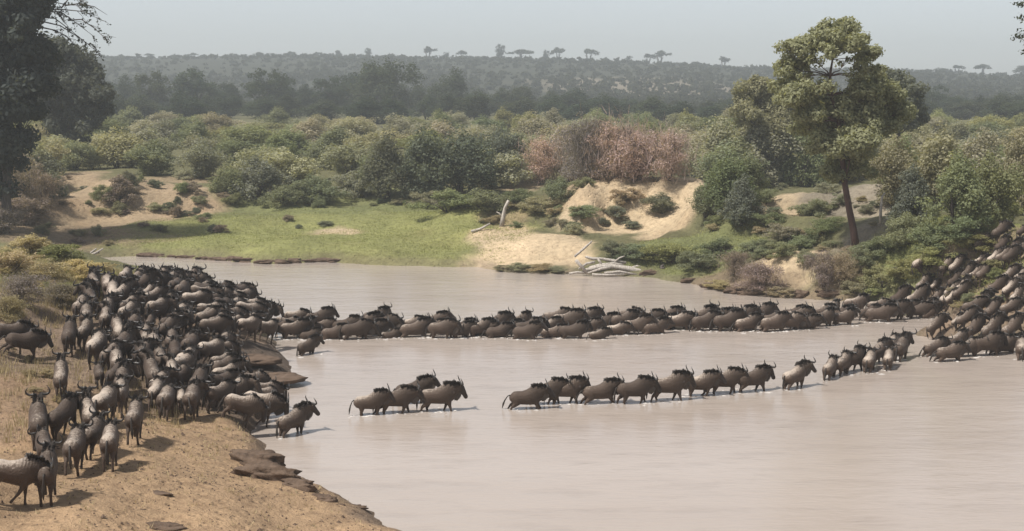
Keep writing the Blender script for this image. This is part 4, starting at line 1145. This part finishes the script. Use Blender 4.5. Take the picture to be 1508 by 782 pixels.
# -- animals entering the water and the front line
for px, py, hd_, po, sc_, lab in [
        (371, 628, 10, 'walk_a', 1.05, 'large dark wildebeest stepping off the bank into the water'),
        (345, 622, 20, 'graze', 1.0, 'pale-rumped wildebeest at the edge just behind the one stepping in'),
        (431, 641, 52, 'alert', .98, 'single wildebeest wading just off the left bank, seen from behind'),
        (545, 612, 8, 'gather', .92, 'lowest wildebeest at the rear of the first wading group'),
        (583, 608, 6, 'walk_a', 1.02, 'middle wildebeest of the first wading group'),
        (608, 594, 12, 'alert', 1.02, 'wildebeest with raised head at the back of the first wading group'),
        (646, 606, 5, 'walk_b', 1.05, 'leading wildebeest of the first wading group'),
        (776, 603, 4, 'run', 1.0, 'wildebeest with tail stretched back, rear of the second wading group'),
        (806, 596, 8, 'walk_a', 1.0, 'wildebeest in the middle of the second wading group'),
        (832, 594, 4, 'walk_b', 1.06, 'big-shouldered wildebeest leading the second wading group'),
        (884, 594, 14, 'run', 1.0, 'lone striding wildebeest right after the second wading group'),
        (934, 595, 10, 'walk_a', 1.0, 'rear wildebeest of the pair in mid river'),
        (984, 590, 6, 'walk_b', 1.05, 'front wildebeest of the pair in mid river'),
        (1030, 584, 4, 'gather', .94, 'low rear wildebeest of the three nearing the far side'),
        (1066, 579, 6, 'walk_a', 1.05, 'middle wildebeest of the three nearing the far side'),
        (1108, 577, 22, 'walk_b', 1.05, 'leading upright wildebeest of the three nearing the far side'),
        (1170, 572, 42, 'alert', .98, 'lone horned wildebeest before the gap in the front line'),
        (1222, 557, 62, 'stand', .96, 'bright-rumped wildebeest at the left of the far wading cluster'),
        (1240, 551, 50, 'walk_a', 1.0, 'wildebeest just behind the bright-rumped one of the far cluster'),
        (1256, 547, 35, 'walk_b', 1.0, 'wildebeest turned right in the far wading cluster, third from left'),
        (1280, 546, 66, 'stand', .95, 'rear-facing wildebeest in the middle of the far wading cluster'),
        (1292, 535, 45, 'alert', 1.0, 'dark wildebeest with raised head in the far wading cluster'),
        (1308, 543, 70, 'stand', .95, 'pale-rumped wildebeest at the lower right of the far wading cluster'),
        (1312, 524, 50, 'walk_a', 1.0, 'wildebeest deep in the back of the far wading cluster'),
        (1326, 530, 60, 'alert', 1.08, 'tall dark wildebeest at the right end of the far wading cluster'),
        (1376, 524, 30, 'run', .95, 'wildebeest climbing out at the left of the landing group'),
        (1398, 532, 14, 'run', 1.0, 'low dark wildebeest in front of the landing group'),
        (1424, 525, 16, 'walk_a', 1.0, 'wildebeest in the middle of the landing group'),
        (1452, 524, 8, 'walk_b', 1.08, 'largest wildebeest of the landing group, side on'),
        (1478, 520, 20, 'run', 1.0, 'wildebeest at the right of the landing group'),
        (1504, 528, 70, 'walk_a', 1.05, 'wildebeest cut by the right edge at the landing'),
        (1410, 512, 30, 'gather', .95, 'wildebeest in the back row of the landing group, left'),
        (1440, 508, 25, 'run', .95, 'wildebeest in the back row of the landing group, centre'),
        (1468, 504, 22, 'gather', .95, 'wildebeest in the back row of the landing group, right'),
        (1496, 500, 25, 'run', .95, 'wildebeest at the back of the landing by the right edge'),
        (452, 522, 55, 'alert', .9, 'small wildebeest alone in the water below the far column')]:
    beast_px(px, py, hd_, po, sc_, 'front', lab)

# -- the packed column crossing behind, three abreast
def col_y(px): return float(np.interp(px, [395, 560, 700, 850, 985, 1100, 1250, 1390], [496, 499, 499, 496, 493, 487, 479, 470]))
for r_, (off, stp) in enumerate(((-1, 36), (-8, 39), (-15, 56))):
    px = 402 + 15 * r_
    while px < 1392:
        p = at_z(px, col_y(px) + off + 3.0 * math.sin(px * .017 + r_) + WR.uniform(-3.2, 2.6))
        beast(p.x, p.y, WR.uniform(-12, 24), WR.choice(('run', 'gather', 'walk_a', 'plod', 'plunge', 'run', 'look')), WR.uniform(.86, 1.12) if WR.random() > .1 else .72, 'column%d' % r_, roll=WR.uniform(-.06, .06))
        px += stp * (WR.uniform(.55, 1.15) if WR.random() > .08 else 1.5)

# -- herds packed on the banks
def inside(poly, x, y):
    c = False
    for i in range(len(poly)):
        (x0, y0), (x1, y1) = poly[i], poly[i - 1]
        if (y0 > y) != (y1 > y) and x < (x1 - x0) * (y - y0) / (y1 - y0) + x0: c = not c
    return c
def herd(poly, gap, tries, key, head, poses, seed, limit):
    rnd = random.Random(seed); got = []
    x0, x1 = min(p[0] for p in poly), max(p[0] for p in poly); y0, y1 = min(p[1] for p in poly), max(p[1] for p in poly)
    taken = [(b[0].location.x, b[0].location.y) for b in BEASTS]
    for _ in range(tries):
        px, py = rnd.uniform(x0, x1), rnd.uniform(y0, y1)
        if not inside(poly, px, py): continue
        p = gp(px, py)
        h = head(px, py) + rnd.uniform(-22, 22)
        ca, sa = math.cos(R(h)), math.sin(R(h))
        ok = True
        for qx, qy in taken:
            dx, dy = qx - p.x, qy - p.y
            u, v = dx * ca + dy * sa, -dx * sa + dy * ca
            if (u / 1.9) ** 2 + (v / .78) ** 2 < gap: ok = False; break
        if not ok: continue
        taken.append((p.x, p.y)); got.append(1)
        beast(p.x, p.y, h, rnd.choice(poses), (rnd.uniform(.88, 1.08) if rnd.random() > .12 else rnd.uniform(.62, .76)) * (.82 if key.startswith('slope') else 1), key)
        if len(got) >= limit: break
MOUND = [(128, 440), (170, 432), (235, 428), (300, 434), (350, 446), (398, 482), (398, 502), (330, 508), (250, 512), (140, 505), (110, 480)]
MIDDLE = [(138, 506), (250, 512), (335, 512), (322, 545), (330, 580), (372, 590), (388, 612), (340, 622), (250, 622), (200, 600), (160, 605), (140, 560)]
herd(MOUND, .72, 7000, 'mound', lambda x, y: 82 - (x - 130) * .26, ('stand', 'walk_a', 'walk_b', 'alert', 'look', 'turn', 'plod'), 4, 74)
herd(MIDDLE, .72, 7000, 'middle', lambda x, y: 80 - max(0, x - 240) * .4, ('stand', 'walk_a', 'walk_b', 'alert', 'graze', 'look', 'turn', 'plod'), 5, 58)
SLOPE = [(1510, 345), (1480, 352), (1440, 372), (1405, 400), (1378, 432), (1350, 452), (1362, 470), (1392, 462), (1420, 440), (1450, 420), (1480, 396), (1510, 385)]
herd(SLOPE, .38, 9000, 'slope', lambda x, y: 16, ('run', 'gather', 'walk_a', 'plod', 'plunge'), 6, 46)
SLOPE2 = [(1510, 415), (1482, 425), (1462, 448), (1440, 470), (1400, 486), (1372, 494), (1420, 500), (1495, 490), (1510, 480)]
herd(SLOPE2, .7, 2500, 'slope_low', lambda x, y: 18, ('run', 'gather', 'walk_a', 'plod'), 7, 16)

GRP = {'near': 'wildebeest on the dirt bank', 'front': 'wildebeest wading in the front line', 'mound': 'herd packed on the mound', 'middle': 'herd packed behind the dirt bank',
       'slope': 'wildebeest climbing the right bank', 'slope_low': 'wildebeest low on the right bank'}
for o, key, lab in BEASTS:
    if lab: tag(o, lab, 'wildebeest', GRP[key])
for r_, nm in enumerate(('near', 'middle', 'far')):
    lst = sorted([b[0] for b in BEASTS if b[1] == 'column%d' % r_], key=lambda o: to_px(o.location)[0])
    for i, o in enumerate(lst):
        tag(o, 'wildebeest in the %s file of the packed column crossing the river, %s from left' % (nm, nth(i)), 'wildebeest', 'packed column crossing the river')
def rows_label(key, fmt, per):
    lst = sorted([b[0] for b in BEASTS if b[1] == key], key=lambda o: to_px(o.location)[1])
    for r_ in range(0, len(lst), per):
        for i, o in enumerate(sorted(lst[r_:r_ + per], key=lambda o: to_px(o.location)[0])):
            tag(o, fmt % (nth(r_ // per), nth(i)), 'wildebeest', GRP[key])
rows_label('mound', 'wildebeest packed on the mound, %s row from its crest, %s from left', 8)
rows_label('middle', 'wildebeest in dark herd below the mound, %s row from its back, %s from left', 8)
rows_label('slope', 'wildebeest running up the right bank, %s row from the top, %s from left', 5)
rows_label('slope_low', 'wildebeest low on the right bank by the frame edge, %s row down, %s from left', 3)

# foam and splashes about the legs of the wading animals
def foam():
    rs = np.random.RandomState(12); V = []; F = []
    ico = [(0, 0, 1), (.89, 0, .45), (.28, .85, .45), (-.72, .53, .45), (-.72, -.53, .45), (.28, -.85, .45)]
    fi = [(0, 1, 2), (0, 2, 3), (0, 3, 4), (0, 4, 5), (0, 5, 1)]
    for o, key, lab in BEASTS:
        if not (key.startswith('column') or key == 'front'): continue
        x, y = o.location.x, o.location.y
        if hz(x, y) > -.05: continue
        if key in ('column1', 'column2'): continue
        n = rs.randint(30, 70)
        h = o.rotation_euler.z
        for k in range(n):
            u, v = rs.uniform(-.95, .7), rs.normal() * .28 - (.1 if key == 'column0' else 0)
            px, py = x + math.cos(h) * u - math.sin(h) * v, y + math.sin(h) * u + math.cos(h) * v
            s = rs.uniform(.015, .075)
            st = rs.uniform(1.2, 3.4); zt = rs.uniform(.5, 1.1) if rs.uniform() < .25 else .35
            b = len(V)
            for a in ico:
                V.append((px + a[0] * s * st, py + a[1] * s, a[2] * s * zt - s * .3))
            F += [(b + f[0], b + f[1], b + f[2]) for f in fi]
    o = link(bpy.data.objects.new('foam', mesh_from('foam', V, F, M_FOAM, True)))
    tag(o, 'white splashes about the legs of the wading wildebeest', 'foam', None, 'stuff')
foam()

# trampled earth: loose clods and dry stubble on the near bank
def stubble():
    rs = np.random.RandomState(61); V = []; F = []; qs = []
    pts = []
    for px, py, rx, ry, n in ((230, 700, 7, 8, 700), (400, 750, 6, 4, 350), (90, 650, 6, 9, 500), (60, 540, 6, 8, 350)):
        p = gp(px, py); a = rs.uniform(0, 6.283, n); r = np.sqrt(rs.uniform(0, 1, n))
        pts.append(np.stack([p.x + np.cos(a) * r * rx, p.y + np.sin(a) * r * ry], 1))
    pts = np.concatenate(pts); pts = pts[river_sd(pts[:, 0], pts[:, 1]) > .5]; z = hgrid(pts[:, 0], pts[:, 1])
    for (x, y), zz in zip(pts, z):
        s = rs.uniform(.015, .05) * (2.0 if rs.uniform() < .06 else 1); b = len(V)
        k = rs.uniform(.6, 1.4, (6, 3))
        for i, a in enumerate(((0, 0, 1), (1, 0, -.2), (.3, .95, -.2), (-.8, .6, -.2), (-.8, -.6, -.2), (.3, -.95, -.2))):
            V.append((x + a[0] * s * k[i, 0], y + a[1] * s * k[i, 1], zz + a[2] * s * k[i, 2] * .8))
        F += [(b, b + 1, b + 2), (b, b + 2, b + 3), (b, b + 3, b + 4), (b, b + 4, b + 5), (b, b + 5, b + 1)]
    o = link(bpy.data.objects.new('loose_clods', mesh_from('loose_clods', V, F, M_MUD)))
    tag(o, 'loose crumbs of earth and dung on the trampled near bank', 'clods', None, 'stuff')
    for px, py, rx, ry, n in ((60, 560, 6, 9, 900), (110, 400, 6, 9, 1800), (20, 430, 6, 9, 1500), (200, 720, 8, 6, 260), (330, 640, 3, 4, 200)):
        p = gp(px, py); a = rs.uniform(0, 6.283, n); r = np.sqrt(rs.uniform(0, 1, n))
        s = np.stack([p.x + np.cos(a) * r * rx, p.y + np.sin(a) * r * ry], 1); s = s[river_sd(s[:, 0], s[:, 1]) > .8]; n = len(s)
        zz = hgrid(s[:, 0], s[:, 1])
        for k in range(7):
            b = np.stack([s[:, 0] + rs.normal(size=n) * .08, s[:, 1] + rs.normal(size=n) * .08, zz - .02], 1)
            a = rs.uniform(0, 6.283, n); w = np.stack([np.cos(a), np.sin(a), 0 * a], 1) * rs.uniform(.006, .014, (n, 1))
            hgt = rs.uniform(.06, .16, n) if py > 600 else rs.uniform(.12, .42, n)
            tip = b + np.stack([rs.normal(size=n) * .07, rs.normal(size=n) * .07, hgt], 1)
            qs.append(np.stack([b - w, b + w, tip + w * .2, tip - w * .2], 1))
    o = link(bpy.data.objects.new('dry_grass', mesh_polys('dry_grass', np.concatenate(qs), M_GRASS))); o.color = (.40, .33, .19, 1)
    tag(o, 'dry straw-coloured grass on the left bank', 'grass', None, 'stuff')
stubble()

# ------------------------------------------------------------------ haze
def haze():
    x, y0, y1, z0, z1 = 900, -30, 1640, -1.6, 82
    v = [(-x, y0, z0), (x, y0, z0), (x, y1, z0), (-x, y1, z0), (-x, y0, z1), (x, y0, z1), (x, y1, z1), (-x, y1, z1)]
    f = [(0, 3, 2, 1), (4, 5, 6, 7), (0, 1, 5, 4), (1, 2, 6, 5), (2, 3, 7, 6), (3, 0, 4, 7)]
    m, nt, out = new_mat('haze_air')
    pv = N(nt, 'ShaderNodeVolumePrincipled')
    pv.inputs['Color'].default_value = (0.74, 0.79, 0.82, 1)
    pv.inputs['Density'].default_value = 0.00056
    pv.inputs['Anisotropy'].default_value = 0.2
    L(nt, pv.outputs[0], out.inputs['Volume'])
    o = link(bpy.data.objects.new('haze', mesh_from('haze', v, f, m)))
    tag(o, 'pale dusty haze over the river and the hill', 'haze', None, 'stuff')
haze()
